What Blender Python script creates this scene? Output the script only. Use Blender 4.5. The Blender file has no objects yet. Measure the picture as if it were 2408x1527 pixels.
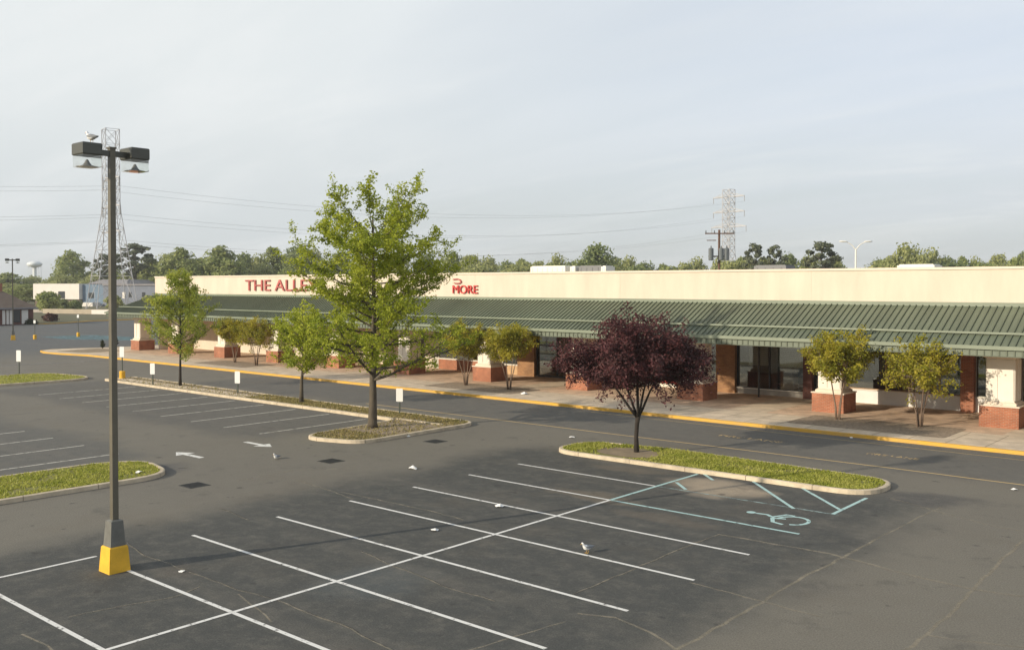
import bpy, math, random
from math import sin, cos, pi, radians, sqrt, atan2
from mathutils import Vector, Matrix, Euler, noise

sc = bpy.context.scene
col = sc.collection
random.seed(7)
R = random.Random(11)

# ------------------------------------------------------------------ camera
CAM_H = 6.8
YAW, PITCH, FPX, PW, PH, PCY = radians(40.862), radians(1.1025), 2230.0, 2407.0, 1527.0, 713.0
cd = bpy.data.cameras.new('camera')
cam = bpy.data.objects.new('camera', cd)
col.objects.link(cam)
cam.location = (0, 0, CAM_H)
cam.rotation_euler = (pi / 2 - PITCH, 0, YAW)
cd.sensor_width = 36.0
cd.lens = FPX / PW * 36.0
cd.shift_y = -(PH / 2 - PCY) / PW      # lens shift: keeps the uprights nearly parallel, as in the photograph
cd.clip_start, cd.clip_end = 0.2, 6000
sc.camera = cam

_f = Vector((-sin(YAW) * cos(PITCH), cos(YAW) * cos(PITCH), -sin(PITCH)))
_r = Vector((cos(YAW), sin(YAW), 0))
_u = _r.cross(_f)
FH = Vector((-sin(YAW), cos(YAW), 0))


def G(u, v, z=0.0):
    """survey reading (photo 2407 px wide) -> point on the level z"""
    d = _r * (u - PW / 2) / FPX - _u * (v - PCY) / FPX + _f
    t = (z - CAM_H) / d.z
    return Vector((0, 0, CAM_H)) + d * t


def F(u, d, z=0.0):
    """bearing u, distance d along the view axis -> point at height z"""
    p = FH * d + _r * ((u - PW / 2) / FPX * d)
    return Vector((p.x, p.y, z))


def ZT(v, d):
    return CAM_H + (670.0 - v) / FPX * d


# ------------------------------------------------------------------ materials
MATS = {}


def mat(name, col_, rough=0.8, var=0.0, vscale=3.0, bump=0.0, bscale=40.0, metal=0.0, spec=0.5, vcol=None, stretch=None):
    m = bpy.data.materials.new(name)
    m.use_nodes = True
    nt = m.node_tree
    N, L = nt.nodes, nt.links
    b = N['Principled BSDF']
    b.inputs['Base Color'].default_value = (*col_, 1)
    b.inputs['Roughness'].default_value = rough
    b.inputs['Metallic'].default_value = metal
    b.inputs['Specular IOR Level'].default_value = spec
    if var or bump:
        g = N.new('ShaderNodeNewGeometry')
        vec = g.outputs['Position']
        if stretch:
            mp = N.new('ShaderNodeMapping')
            mp.inputs['Scale'].default_value = stretch
            L.new(vec, mp.inputs['Vector'])
            vec = mp.outputs['Vector']
    if var:
        n = N.new('ShaderNodeTexNoise')
        n.inputs['Scale'].default_value = vscale
        n.inputs['Detail'].default_value = 6
        n.inputs['Roughness'].default_value = 0.65
        L.new(vec, n.inputs['Vector'])
        mr = N.new('ShaderNodeMapRange')
        mr.inputs[1].default_value = 0.3
        mr.inputs[2].default_value = 0.7
        L.new(n.outputs[0], mr.inputs[0])
        mx = N.new('ShaderNodeMix')
        mx.data_type = 'RGBA'
        c2 = vcol if vcol else tuple(min(1, c * (1 + var)) for c in col_)
        c1 = col_ if vcol else tuple(c * (1 - var) for c in col_)
        mx.inputs[6].default_value = (*c1, 1)
        mx.inputs[7].default_value = (*c2, 1)
        L.new(mr.outputs[0], mx.inputs[0])
        L.new(mx.outputs[2], b.inputs['Base Color'])
    if bump:
        n2 = N.new('ShaderNodeTexNoise')
        n2.inputs['Scale'].default_value = bscale
        n2.inputs['Detail'].default_value = 4
        L.new(vec, n2.inputs['Vector'])
        bp = N.new('ShaderNodeBump')
        bp.inputs['Strength'].default_value = bump
        bp.inputs['Distance'].default_value = 0.02
        L.new(n2.outputs[0], bp.inputs['Height'])
        L.new(bp.outputs[0], b.inputs['Normal'])
    MATS[name] = m
    return m


def brick_mat(name, c1, c2, mortar, sx=1.0, flat=False, bw=0.22, bh=0.075):
    m = bpy.data.materials.new(name)
    m.use_nodes = True
    nt = m.node_tree
    N, L = nt.nodes, nt.links
    b = N['Principled BSDF']
    b.inputs['Roughness'].default_value = 0.9
    g = N.new('ShaderNodeNewGeometry')
    s = N.new('ShaderNodeSeparateXYZ')
    L.new(g.outputs['Position'], s.inputs[0])
    c = N.new('ShaderNodeCombineXYZ')
    if flat:
        L.new(s.outputs[0], c.inputs[0])
        L.new(s.outputs[1], c.inputs[1])
    else:
        a = N.new('ShaderNodeMath')
        a.operation = 'ADD'
        L.new(s.outputs[0], a.inputs[0])
        L.new(s.outputs[1], a.inputs[1])
        L.new(a.outputs[0], c.inputs[0])
        L.new(s.outputs[2], c.inputs[1])
    t = N.new('ShaderNodeTexBrick')
    t.inputs['Scale'].default_value = 1.0
    t.inputs['Brick Width'].default_value = bw
    t.inputs['Row Height'].default_value = bh
    t.inputs['Mortar Size'].default_value = 0.008
    t.inputs['Color1'].default_value = (*c1, 1)
    t.inputs['Color2'].default_value = (*c2, 1)
    t.inputs['Mortar'].default_value = (*mortar, 1)
    L.new(c.outputs[0], t.inputs['Vector'])
    n = N.new('ShaderNodeTexNoise')
    n.inputs['Scale'].default_value = 1.3
    n.inputs['Detail'].default_value = 6
    L.new(g.outputs['Position'], n.inputs['Vector'])
    mr = N.new('ShaderNodeMapRange')
    mr.inputs[1].default_value, mr.inputs[2].default_value = 0.3, 0.7
    mr.inputs[3].default_value, mr.inputs[4].default_value = 0.75, 1.2
    L.new(n.outputs[0], mr.inputs[0])
    mx = N.new('ShaderNodeMix')
    mx.data_type = 'RGBA'
    mx.blend_type = 'MULTIPLY'
    mx.inputs[0].default_value = 1
    L.new(t.outputs['Color'], mx.inputs[6])
    L.new(mr.outputs[0], mx.inputs[7])
    L.new(mx.outputs[2], b.inputs['Base Color'])
    MATS[name] = m
    return m


def leaf_mat(name, c1, c2, trans=0.3, c3=None):
    """leaf colours that differ from leaf to leaf and from branch to branch"""
    m = bpy.data.materials.new(name)
    m.use_nodes = True
    nt = m.node_tree
    N, L = nt.nodes, nt.links
    b = N['Principled BSDF']
    out = N['Material Output']
    b.inputs['Roughness'].default_value = 0.55
    b.inputs['Specular IOR Level'].default_value = 0.3
    g = N.new('ShaderNodeNewGeometry')
    mx = N.new('ShaderNodeMix')
    mx.data_type = 'RGBA'
    mx.inputs[6].default_value = (*c1, 1)
    mx.inputs[7].default_value = (*c2, 1)
    n = N.new('ShaderNodeTexNoise')
    n.inputs['Scale'].default_value = 1.1
    n.inputs['Detail'].default_value = 2
    L.new(g.outputs['Position'], n.inputs['Vector'])
    ad = N.new('ShaderNodeMath')
    ad.operation = 'MULTIPLY_ADD'
    ad.inputs[1].default_value = 0.7
    L.new(g.outputs['Random Per Island'], ad.inputs[0])
    mr = N.new('ShaderNodeMapRange')
    mr.inputs[1].default_value, mr.inputs[2].default_value = 0.35, 0.65
    mr.inputs[3].default_value, mr.inputs[4].default_value = -0.2, 0.5
    L.new(n.outputs[0], mr.inputs[0])
    L.new(mr.outputs[0], ad.inputs[2])
    L.new(ad.outputs[0], mx.inputs[0])
    L.new(mx.outputs[2], b.inputs['Base Color'])
    tr = N.new('ShaderNodeBsdfTranslucent')
    L.new(mx.outputs[2], tr.inputs['Color'])
    ms = N.new('ShaderNodeMixShader')
    ms.inputs[0].default_value = trans
    L.new(b.outputs[0], ms.inputs[1])
    L.new(tr.outputs[0], ms.inputs[2])
    L.new(ms.outputs[0], out.inputs['Surface'])
    MATS[name] = m
    return m


def worn_paint(name, colr, lo=0.35, hi=0.5, scale=6.0, alpha=1.0):
    m = bpy.data.materials.new(name)
    m.use_nodes = True
    nt = m.node_tree
    N, L = nt.nodes, nt.links
    b = N['Principled BSDF']
    out = N['Material Output']
    b.inputs['Base Color'].default_value = (*colr, 1)
    b.inputs['Roughness'].default_value = 0.75
    g = N.new('ShaderNodeNewGeometry')
    n = N.new('ShaderNodeTexNoise')
    n.inputs['Scale'].default_value = scale
    n.inputs['Detail'].default_value = 8
    n.inputs['Roughness'].default_value = 0.7
    L.new(g.outputs['Position'], n.inputs['Vector'])
    mr = N.new('ShaderNodeMapRange')
    mr.inputs[1].default_value, mr.inputs[2].default_value = lo, hi
    mr.inputs[4].default_value = alpha
    L.new(n.outputs[0], mr.inputs[0])
    t = N.new('ShaderNodeBsdfTransparent')
    ms = N.new('ShaderNodeMixShader')
    L.new(mr.outputs[0], ms.inputs[0])
    L.new(t.outputs[0], ms.inputs[1])
    L.new(b.outputs[0], ms.inputs[2])
    L.new(ms.outputs[0], out.inputs['Surface'])
    MATS[name] = m
    return m


def glass_mat(name, tint=(0.75, 0.82, 0.8), refl=0.12, through=0.8):
    m = bpy.data.materials.new(name)
    m.use_nodes = True
    nt = m.node_tree
    N, L = nt.nodes, nt.links
    out = N['Material Output']
    N.remove(N['Principled BSDF'])
    t = N.new('ShaderNodeBsdfTransparent')
    t.inputs[0].default_value = (*[c * through for c in tint], 1)
    gl = N.new('ShaderNodeBsdfGlossy')
    gl.inputs['Roughness'].default_value = 0.03
    gl.inputs['Color'].default_value = (0.9, 0.93, 0.92, 1)
    lw = N.new('ShaderNodeFresnel')
    lw.inputs[0].default_value = 1.5
    mr = N.new('ShaderNodeMapRange')
    mr.inputs[3].default_value = refl
    mr.inputs[4].default_value = 0.9
    L.new(lw.outputs[0], mr.inputs[0])
    ms = N.new('ShaderNodeMixShader')
    L.new(mr.outputs[0], ms.inputs[0])
    L.new(t.outputs[0], ms.inputs[1])
    L.new(gl.outputs[0], ms.inputs[2])
    L.new(ms.outputs[0], out.inputs['Surface'])
    MATS[name] = m
    return m


def asphalt_mat():
    m = bpy.data.materials.new('asphalt')
    m.use_nodes = True
    nt = m.node_tree
    N, L = nt.nodes, nt.links
    b = N['Principled BSDF']
    b.inputs['Roughness'].default_value = 0.88
    b.inputs['Specular IOR Level'].default_value = 0.35
    g = N.new('ShaderNodeNewGeometry')
    pos = g.outputs['Position']

    def noise(scale, detail=5, rough=0.6, vec=pos, stretch=None):
        if stretch:
            mp = N.new('ShaderNodeMapping')
            mp.inputs['Scale'].default_value = stretch
            L.new(vec, mp.inputs['Vector'])
            vec = mp.outputs['Vector']
        n = N.new('ShaderNodeTexNoise')
        n.inputs['Scale'].default_value = scale
        n.inputs['Detail'].default_value = detail
        n.inputs['Roughness'].default_value = rough
        L.new(vec, n.inputs['Vector'])
        return n

    def rng(sock, a, b_, c=0.0, d=1.0):
        mr = N.new('ShaderNodeMapRange')
        mr.interpolation_type = 'SMOOTHSTEP'
        mr.inputs[1].default_value, mr.inputs[2].default_value = a, b_
        mr.inputs[3].default_value, mr.inputs[4].default_value = c, d
        L.new(sock, mr.inputs[0])
        return mr.outputs[0]

    def op(o, a, b_=None):
        k = N.new('ShaderNodeMath')
        k.operation = o
        for i, x in enumerate((a, b_)):
            if x is None:
                continue
            if isinstance(x, (int, float)):
                k.inputs[i].default_value = x
            else:
                L.new(x, k.inputs[i])
        return k.outputs[0]

    def mix(fac, c1, c2):
        mx = N.new('ShaderNodeMix')
        mx.data_type = 'RGBA'
        if isinstance(fac, (int, float)):
            mx.inputs[0].default_value = fac
        else:
            L.new(fac, mx.inputs[0])
        for i, c in ((6, c1), (7, c2)):
            if isinstance(c, tuple):
                mx.inputs[i].default_value = (*c, 1)
            else:
                L.new(c, mx.inputs[i])
        return mx.outputs[2]

    # warp the survey coordinates a little so no zone has a ruled edge
    wn = noise(0.22, 4)
    off = N.new('ShaderNodeVectorMath')
    off.operation = 'MULTIPLY_ADD'
    off.inputs[1].default_value = (4.0, 4.0, 0)
    L.new(wn.outputs['Color'], off.inputs[0])
    L.new(pos, off.inputs[2])
    s = N.new('ShaderNodeSeparateXYZ')
    L.new(off.outputs[0], s.inputs[0])
    X, Y = op('SUBTRACT', s.outputs[0], 2.0), op('SUBTRACT', s.outputs[1], 2.0)

    def box(x0, x1, y0, y1, w=1.2):
        a = op('MULTIPLY', rng(X, x0 - w, x0 + w), rng(X, x1 - w, x1 + w, 1, 0))
        c = op('MULTIPLY', rng(Y, y0 - w, y0 + w), rng(Y, y1 - w, y1 + w, 1, 0))
        return op('MULTIPLY', a, c)

    def blob(x, y, rx, ry):
        dx = op('DIVIDE', op('SUBTRACT', X, x), rx)
        dy = op('DIVIDE', op('SUBTRACT', Y, y), ry)
        r2 = op('ADD', op('MULTIPLY', dx, dx), op('MULTIPLY', dy, dy))
        return rng(r2, 0.1, 1.0, 1, 0)

    worn = (0.172, 0.158, 0.128)
    seal = (0.060, 0.0625, 0.059)
    cool = (0.088, 0.096, 0.102)
    c = mix(1.0, worn, worn)
    c = mix(rng(noise(0.09, 3).outputs[0], 0.38, 0.62, 0, 0.4), c, (0.14, 0.128, 0.108))
    # re-sealed parking bays
    c = mix(op('MULTIPLY', box(-25.6, -9.2, -12, 30.6), 0.95), c, seal)
    c = mix(op('MULTIPLY', box(-62, -35.6, 12.2, 19.5, 0.9), 0.7), c, (0.088, 0.090, 0.086))
    c = mix(op('MULTIPLY', box(-66, -35.8, 24.2, 32.2, 0.9), 0.7), c, (0.092, 0.090, 0.084))
    c = mix(op('MULTIPLY', box(-60, 2, 35.6, 42.2, 0.7), 0.55), c, (0.082, 0.084, 0.084))
    # the far lot
    c = mix(op('MULTIPLY', rng(X, -108, -84, 1, 0), 0.85), c, cool)
    # oil, soil and rubber
    for (x, y, rx, ry, cc, k) in ((-15.3, 28.2, 2.5, 1.3, (0.42, 0.34, 0.245), 0.8), (-16.6, 14.2, 1.5, 1.9, (0.085, 0.095, 0.095), 0.7),
                                  (-18.3, 24.8, 2.2, 0.9, (0.17, 0.14, 0.10), 0.6), (-19.5, 29.5, 2.4, 0.8, (0.18, 0.15, 0.11), 0.5), (-14.6, 23.3, 2.2, 0.9, (0.15, 0.125, 0.095), 0.5), (-33, 17.5, 1.8, 2.0, (0.07, 0.07, 0.075), 0.8),
                                  (-20.8, 12.0, 1.0, 0.8, (0.11, 0.09, 0.07), 0.4), (-14.5, 31.2, 3.0, 0.8, (0.06, 0.06, 0.06), 0.6),
                                  (-9.5, 31.0, 1.6, 1.3, (0.06, 0.06, 0.062), 0.7), (-12.7, 26.4, 1.8, 0.8, (0.055, 0.055, 0.055), 0.5)):
        c = mix(op('MULTIPLY', blob(x, y, rx, ry), k), c, cc)
    # rubbed wheel tracks along the drive lane
    tr = noise(0.5, 4, 0.6, stretch=(0.08, 1.2, 1))
    c = mix(rng(tr.outputs[0], 0.5, 0.72, 0, 0.3), c, (0.16, 0.145, 0.12))
    # fine mottling and grain
    mo = noise(1.6, 7, 0.72)
    c = mix(rng(mo.outputs[0], 0.42, 0.75, 0, 0.42), c, (0.19, 0.175, 0.145))
    fx = noise(5.5, 6, 0.8)
    c = mix(rng(fx.outputs[0], 0.5, 0.8, 0, 0.5), c, (0.20, 0.19, 0.165))
    br = noise(0.32, 5, 0.65)
    c = mix(rng(br.outputs[0], 0.52, 0.70, 0, 0.22), c, (0.135, 0.112, 0.082))
    dr = noise(1.9, 3, 0.5)
    c = mix(rng(dr.outputs[0], 0.66, 0.74, 0, 0.55), c, (0.035, 0.035, 0.034))
    sp = noise(60, 2, 0.5)
    c = mix(rng(sp.outputs[0], 0.62, 0.75, 0, 0.35), c, (0.30, 0.29, 0.26))
    mo2 = noise(0.7, 6, 0.7)
    c = mix(rng(mo2.outputs[0], 0.55, 0.72, 0, 0.35), c, (0.04, 0.04, 0.04))
    gr = noise(28, 3, 0.8)
    gm = rng(gr.outputs[0], 0.3, 0.7, 0.72, 1.28)
    mm = N.new('ShaderNodeMix')
    mm.data_type = 'RGBA'
    mm.blend_type = 'MULTIPLY'
    mm.inputs[0].default_value = 1
    L.new(c, mm.inputs[6])
    L.new(gm, mm.inputs[7])
    L.new(mm.outputs[2], b.inputs['Base Color'])
    bp = N.new('ShaderNodeBump')
    bp.inputs['Strength'].default_value = 0.35
    bp.inputs['Distance'].default_value = 0.012
    L.new(gr.outputs[0], bp.inputs['Height'])
    L.new(bp.outputs[0], b.inputs['Normal'])
    MATS['asphalt'] = m


asphalt_mat()
mat('verge', (0.075, 0.085, 0.03), 0.95, vscale=0.06, var=0.5, vcol=(0.14, 0.115, 0.06))
mat('far_wall', (0.42, 0.36, 0.27), 0.9, 0.15, 0.6)
mat('concrete', (0.60, 0.49, 0.36), 0.9, 0.22, 1.2, 0.2, 20)
mat('kerb_concrete', (0.56, 0.47, 0.34), 0.9, 0.25, 2.0, 0.2, 25)
mat('kerb_yellow', (0.72, 0.40, 0.035), 0.8, 0.3, 1.4, vcol=(0.55, 0.34, 0.10))
brick_mat('paver', (0.66, 0.465, 0.315), (0.56, 0.40, 0.27), (0.5, 0.40, 0.31), flat=True, bw=0.2, bh=0.1)
brick_mat('brick', (0.40, 0.135, 0.065), (0.30, 0.10, 0.05), (0.34, 0.24, 0.17))
brick_mat('tan_brick', (0.36, 0.19, 0.08), (0.27, 0.13, 0.06), (0.3, 0.2, 0.12))
brick_mat('dark_brick', (0.16, 0.055, 0.04), (0.12, 0.045, 0.035), (0.16, 0.1, 0.08))
mat('mulch', (0.29, 0.225, 0.16), 0.95, 0.5, 6.0, 0.6, 30)
mat('dirt', (0.27, 0.21, 0.135), 0.95, 0.3, 1.6, 0.3, 18)
mat('turf', (0.20, 0.205, 0.045), 0.95, vscale=1.2, var=0.5, vcol=(0.22, 0.19, 0.06), bump=0.6, bscale=25)
leaf_mat('grass_blade', (0.30, 0.335, 0.045), (0.48, 0.47, 0.12), 0.45)
leaf_mat('dry_blade', (0.22, 0.2, 0.06), (0.36, 0.29, 0.13), 0.3)
mat('cream_stucco', (0.66, 0.575, 0.46), 0.85, 0.10, 0.7, 0.08, 60, stretch=(1, 1, 0.22))
mat('cream_joint', (0.6, 0.525, 0.42), 0.9)
mat('cream_trim', (0.70, 0.61, 0.50), 0.7, 0.04, 1.0)
mat('white_paint', (0.74, 0.72, 0.68), 0.6, 0.06, 1.5)
mat('warm_white', (0.74, 0.69, 0.60), 0.7, 0.06, 1.5)
mat('roof_green', (0.125, 0.146, 0.098), 0.5, 0.22, 0.8, metal=0.0, spec=0.45, stretch=(1, 0.25, 0.25))
mat('seam_shadow_green', (0.095, 0.112, 0.073), 0.5)  # roof green darkened: the shadow lines of the ribs are put into their colour
mat('gutter_green', (0.20, 0.23, 0.165), 0.45, 0.1, 0.8)
mat('fascia_green', (0.145, 0.17, 0.125), 0.55, 0.12, 1.2)
mat('soffit', (0.58, 0.52, 0.43), 0.9)
mat('roofing', (0.22, 0.21, 0.2), 0.95, 0.2, 0.8)
mat('frame_dark', (0.035, 0.03, 0.025), 0.5, metal=0.3)
mat('frame_wood', (0.36, 0.22, 0.12), 0.7, 0.2, 3)
mat('frame_alu', (0.5, 0.47, 0.4), 0.45, metal=0.3)
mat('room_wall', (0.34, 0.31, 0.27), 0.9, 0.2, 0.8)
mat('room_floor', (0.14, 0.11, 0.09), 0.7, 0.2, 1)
mat('blind', (0.85, 0.78, 0.68), 0.8, 0.1, 2)
mat('plywood', (0.5, 0.33, 0.18), 0.8, 0.2, 2.0)
mat('cardboard', (0.36, 0.23, 0.13), 0.85, 0.15, 2)
mat('dark_stuff', (0.03, 0.045, 0.045), 0.7)
mat('red_paint', (0.52, 0.045, 0.03), 0.55, 0.12, 2)
mat('sign_red', (0.40, 0.095, 0.085), 0.7, 0.35, 1.2)
mat('sign_bright', (0.58, 0.045, 0.04), 0.6)
mat('pole_dark', (0.145, 0.13, 0.095), 0.45, 0.15, 1.5, metal=0.2)
mat('lamp_housing', (0.085, 0.085, 0.07), 0.4, 0.1, 2, metal=0.2)
mat('lamp_base_yellow', (0.74, 0.42, 0.03), 0.75, 0.14, 2.5, 0.15, 30)
mat('lamp_cover', (0.15, 0.148, 0.13), 0.55, 0.2, 3)
mat('reflector_grey', (0.32, 0.32, 0.3), 0.4, metal=0.5)
glass_mat('lens_clear', (0.97, 0.97, 0.95), 0.05, 0.97)
glass_mat('pane', (0.80, 0.84, 0.82), 0.10, 0.93)
mat('galvanised', (0.36, 0.36, 0.35), 0.5, 0.15, 0.5, metal=0.3)
mat('pale_steel', (0.47, 0.465, 0.47), 0.6, 0.1, 0.5)
mat('wire', (0.33, 0.33, 0.33), 0.6)
mat('creosote', (0.13, 0.075, 0.05), 0.9, 0.2, 2)
mat('transformer_grey', (0.11, 0.125, 0.13), 0.5)
mat('sign_white', (0.82, 0.82, 0.79), 0.5)
mat('post_green', (0.05, 0.065, 0.05), 0.6)
mat('iron', (0.055, 0.055, 0.052), 0.7, 0.3, 8, metal=0.4)
mat('bark', (0.10, 0.082, 0.058), 0.95, 0.35, 5, 0.8, 14, stretch=(1, 1, 0.25))
mat('bark_dark', (0.035, 0.028, 0.022), 0.95, 0.3, 5, 0.6, 14)
mat('bark_pale', (0.19, 0.13, 0.09), 0.8, 0.35, 4, stretch=(1, 1, 0.4))
mat('gull_white', (0.82, 0.82, 0.80), 0.8)
mat('gull_grey', (0.24, 0.25, 0.26), 0.8)
mat('gull_black', (0.03, 0.03, 0.03), 0.7)
mat('gull_orange', (0.6, 0.35, 0.05), 0.6)
mat('paper', (0.82, 0.81, 0.77), 0.8)
mat('blue_wall', (0.14, 0.20, 0.27), 0.8, 0.12, 0.4)
mat('slate_wall', (0.17, 0.19, 0.235), 0.8, 0.15, 0.3)
mat('far_white', (0.72, 0.68, 0.62), 0.8, 0.05, 0.3)
mat('brown_roof', (0.14, 0.105, 0.08), 0.9, 0.2, 0.7)
mat('grey_roof', (0.24, 0.23, 0.235), 0.9, 0.1, 0.5)
mat('dark_window', (0.03, 0.035, 0.04), 0.2)
mat('tower_white', (0.70, 0.74, 0.74), 0.5)
mat('hvac_white', (0.78, 0.75, 0.66), 0.6, 0.05, 1)
mat('hvac_grey', (0.2, 0.2, 0.2), 0.7)
worn_paint('line_white', (0.74, 0.73, 0.69), 0.32, 0.45, 5.0)
worn_paint('line_faded', (0.60, 0.57, 0.50), 0.30, 0.50, 4.0, 0.95)
worn_paint('line_cyan', (0.42, 0.60, 0.58), 0.30, 0.45, 4.0)
worn_paint('line_cyan_faded', (0.36, 0.48, 0.46), 0.40, 0.62, 3.0, 0.8)
worn_paint('line_yellow', (0.56, 0.40, 0.18), 0.18, 0.44, 2.5, 0.95)
worn_paint('letter_yellow', (0.70, 0.48, 0.2), 0.42, 0.52, 3.5, 0.95)
worn_paint('blue_ground', (0.12, 0.22, 0.24), 0.30, 0.55, 1.0, 0.8)
worn_paint('crack_sand', (0.32, 0.28, 0.205), 0.28, 0.62, 1.6, 0.72)
worn_paint('crack_dark', (0.03, 0.03, 0.03), 0.40, 0.60, 3.0, 0.8)
worn_paint('gutter_pale', (0.26, 0.245, 0.22), 0.3, 0.6, 0.7, 0.7)
leaf_mat('oak_leaf', (0.25, 0.315, 0.025), (0.50, 0.53, 0.055), 0.5)
leaf_mat('maple_leaf', (0.25, 0.32, 0.045), (0.52, 0.53, 0.09), 0.5)
leaf_mat('myrtle_leaf', (0.23, 0.245, 0.025), (0.50, 0.42, 0.045), 0.48)
leaf_mat('plum_leaf', (0.060, 0.026, 0.026), (0.135, 0.044, 0.046), 0.3)
leaf_mat('far_leaf', (0.19, 0.24, 0.075), (0.38, 0.41, 0.14), 0.45)
leaf_mat('far_leaf_light', (0.25, 0.285, 0.1), (0.45, 0.46, 0.19), 0.45)
leaf_mat('far_leaf_dark', (0.15, 0.20, 0.08), (0.29, 0.33, 0.125), 0.45)
leaf_mat('pine_leaf', (0.09, 0.115, 0.07), (0.19, 0.205, 0.115), 0.3)
leaf_mat('shrub_dark', (0.02, 0.035, 0.015), (0.05, 0.06, 0.025), 0.2)
leaf_mat('shrub_red', (0.07, 0.028, 0.022), (0.13, 0.06, 0.04), 0.2)


# ------------------------------------------------------------------ mesh helper
class MB:
    def __init__(s):
        s.v, s.f, s.mi = [], [], []

    def add(s, vs, fs, mi=0):
        o = len(s.v)
        s.v += [tuple(p) for p in vs]
        s.f += [tuple(i + o for i in f) for f in fs]
        s.mi += [mi] * len(fs)
        return s

    def box(s, x0, x1, y0, y1, z0, z1, mi=0):
        vs = [(x0, y0, z0), (x1, y0, z0), (x1, y1, z0), (x0, y1, z0), (x0, y0, z1), (x1, y0, z1), (x1, y1, z1), (x0, y1, z1)]
        return s.add(vs, [(0, 3, 2, 1), (4, 5, 6, 7), (0, 1, 5, 4), (1, 2, 6, 5), (2, 3, 7, 6), (3, 0, 4, 7)], mi)

    def frustum(s, cx, cy, z0, z1, a0, a1, mi=0, b0=None, b1=None):
        b0 = a0 if b0 is None else b0
        b1 = a1 if b1 is None else b1
        vs = [(cx + i * a0, cy + j * b0, z0) for i, j in ((-1, -1), (1, -1), (1, 1), (-1, 1))] + \
             [(cx + i * a1, cy + j * b1, z1) for i, j in ((-1, -1), (1, -1), (1, 1), (-1, 1))]
        return s.add(vs, [(0, 3, 2, 1), (4, 5, 6, 7), (0, 1, 5, 4), (1, 2, 6, 5), (2, 3, 7, 6), (3, 0, 4, 7)], mi)

    def prism(s, pts, z0, z1, mi=0):
        n = len(pts)
        vs = [(p[0], p[1], z0) for p in pts] + [(p[0], p[1], z1) for p in pts]
        fs = [tuple(range(n - 1, -1, -1)), tuple(range(n, 2 * n))]
        fs += [(i, (i + 1) % n, n + (i + 1) % n, n + i) for i in range(n)]
        return s.add(vs, fs, mi)

    def sheet(s, pts, z, mi=0):
        return s.add([(p[0], p[1], z) for p in pts], [tuple(range(len(pts)))], mi)

    def strip(s, pts, w, z, mi=0):
        """flat ribbon along a polyline"""
        n = len(pts)
        vs = []
        for i in range(n):
            a = Vector(pts[max(0, i - 1)][:2])
            b = Vector(pts[min(n - 1, i + 1)][:2])
            d = (b - a)
            d = d.normalized() if d.length > 1e-6 else Vector((1, 0))
            nn = Vector((-d.y, d.x)) * (w / 2)
            p = Vector(pts[i][:2])
            vs += [(p.x + nn.x, p.y + nn.y, z), (p.x - nn.x, p.y - nn.y, z)]
        return s.add(vs, [(2 * i + 1, 2 * i + 3, 2 * i + 2, 2 * i) for i in range(n - 1)], mi)

    def tube(s, path, radii, n=6, mi=0, cap=True):
        vs, fs = [], []
        m = len(path)
        prev = None
        for i in range(m):
            a = Vector(path[max(0, i - 1)])
            b = Vector(path[min(m - 1, i + 1)])
            t = b - a
            t = t.normalized() if t.length > 1e-9 else Vector((0, 0, 1))
            if prev is None:
                ref = Vector((0, 0, 1)) if abs(t.z) < 0.9 else Vector((1, 0, 0))
                e1 = t.cross(ref).normalized()
            else:
                e1 = (prev - t * prev.dot(t))
                e1 = e1.normalized() if e1.length > 1e-6 else t.orthogonal().normalized()
            prev = e1
            e2 = t.cross(e1)
            r = radii[i] if isinstance(radii, (list, tuple)) else radii
            p = Vector(path[i])
            for k in range(n):
                an = 2 * pi * k / n
                vs.append(p + e1 * (cos(an) * r) + e2 * (sin(an) * r))
        for i in range(m - 1):
            for k in range(n):
                fs.append((i * n + k, i * n + (k + 1) % n, (i + 1) * n + (k + 1) % n, (i + 1) * n + k))
        if cap:
            fs.append(tuple(range(n - 1, -1, -1)))
            fs.append(tuple(range((m - 1) * n, m * n)))
        return s.add(vs, fs, mi)

    def bar(s, a, b, w, h=None, mi=0):
        """square bar between two points"""
        a, b = Vector(a), Vector(b)
        h = h or w
        t = (b - a).normalized()
        ref = Vector((0, 0, 1)) if abs(t.z) < 0.95 else Vector((1, 0, 0))
        e1 = t.cross(ref).normalized() * (w / 2)
        e2 = e1.cross(t).normalized() * (h / 2)
        vs = [a - e1 - e2, a + e1 - e2, a + e1 + e2, a - e1 + e2, b - e1 - e2, b + e1 - e2, b + e1 + e2, b - e1 + e2]
        return s.add(vs, [(0, 3, 2, 1), (4, 5, 6, 7), (0, 1, 5, 4), (1, 2, 6, 5), (2, 3, 7, 6), (3, 0, 4, 7)], mi)

    def lathe(s, prof, n=16, cx=0, cy=0, mi=0):
        vs, fs = [], []
        for (r, z) in prof:
            for k in range(n):
                a = 2 * pi * k / n
                vs.append((cx + r * cos(a), cy + r * sin(a), z))
        for i in range(len(prof) - 1):
            for k in range(n):
                fs.append((i * n + k, i * n + (k + 1) % n, (i + 1) * n + (k + 1) % n, (i + 1) * n + k))
        fs.append(tuple(range(n - 1, -1, -1)))
        fs.append(tuple(range((len(prof) - 1) * n, len(prof) * n)))
        return s.add(vs, fs, mi)

    def mesh(s, name, mats, smooth=False, origin=(0, 0, 0)):
        me = bpy.data.meshes.new(name)
        ox, oy, oz = origin
        me.from_pydata([(x - ox, y - oy, z - oz) for x, y, z in s.v], [], s.f)
        for m in (mats if isinstance(mats, (list, tuple)) else [mats]):
            me.materials.append(MATS[m])
        if any(s.mi):
            me.polygons.foreach_set('material_index', s.mi)
        if smooth:
            me.polygons.foreach_set('use_smooth', [True] * len(me.polygons))
        me.update()
        return me

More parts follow.
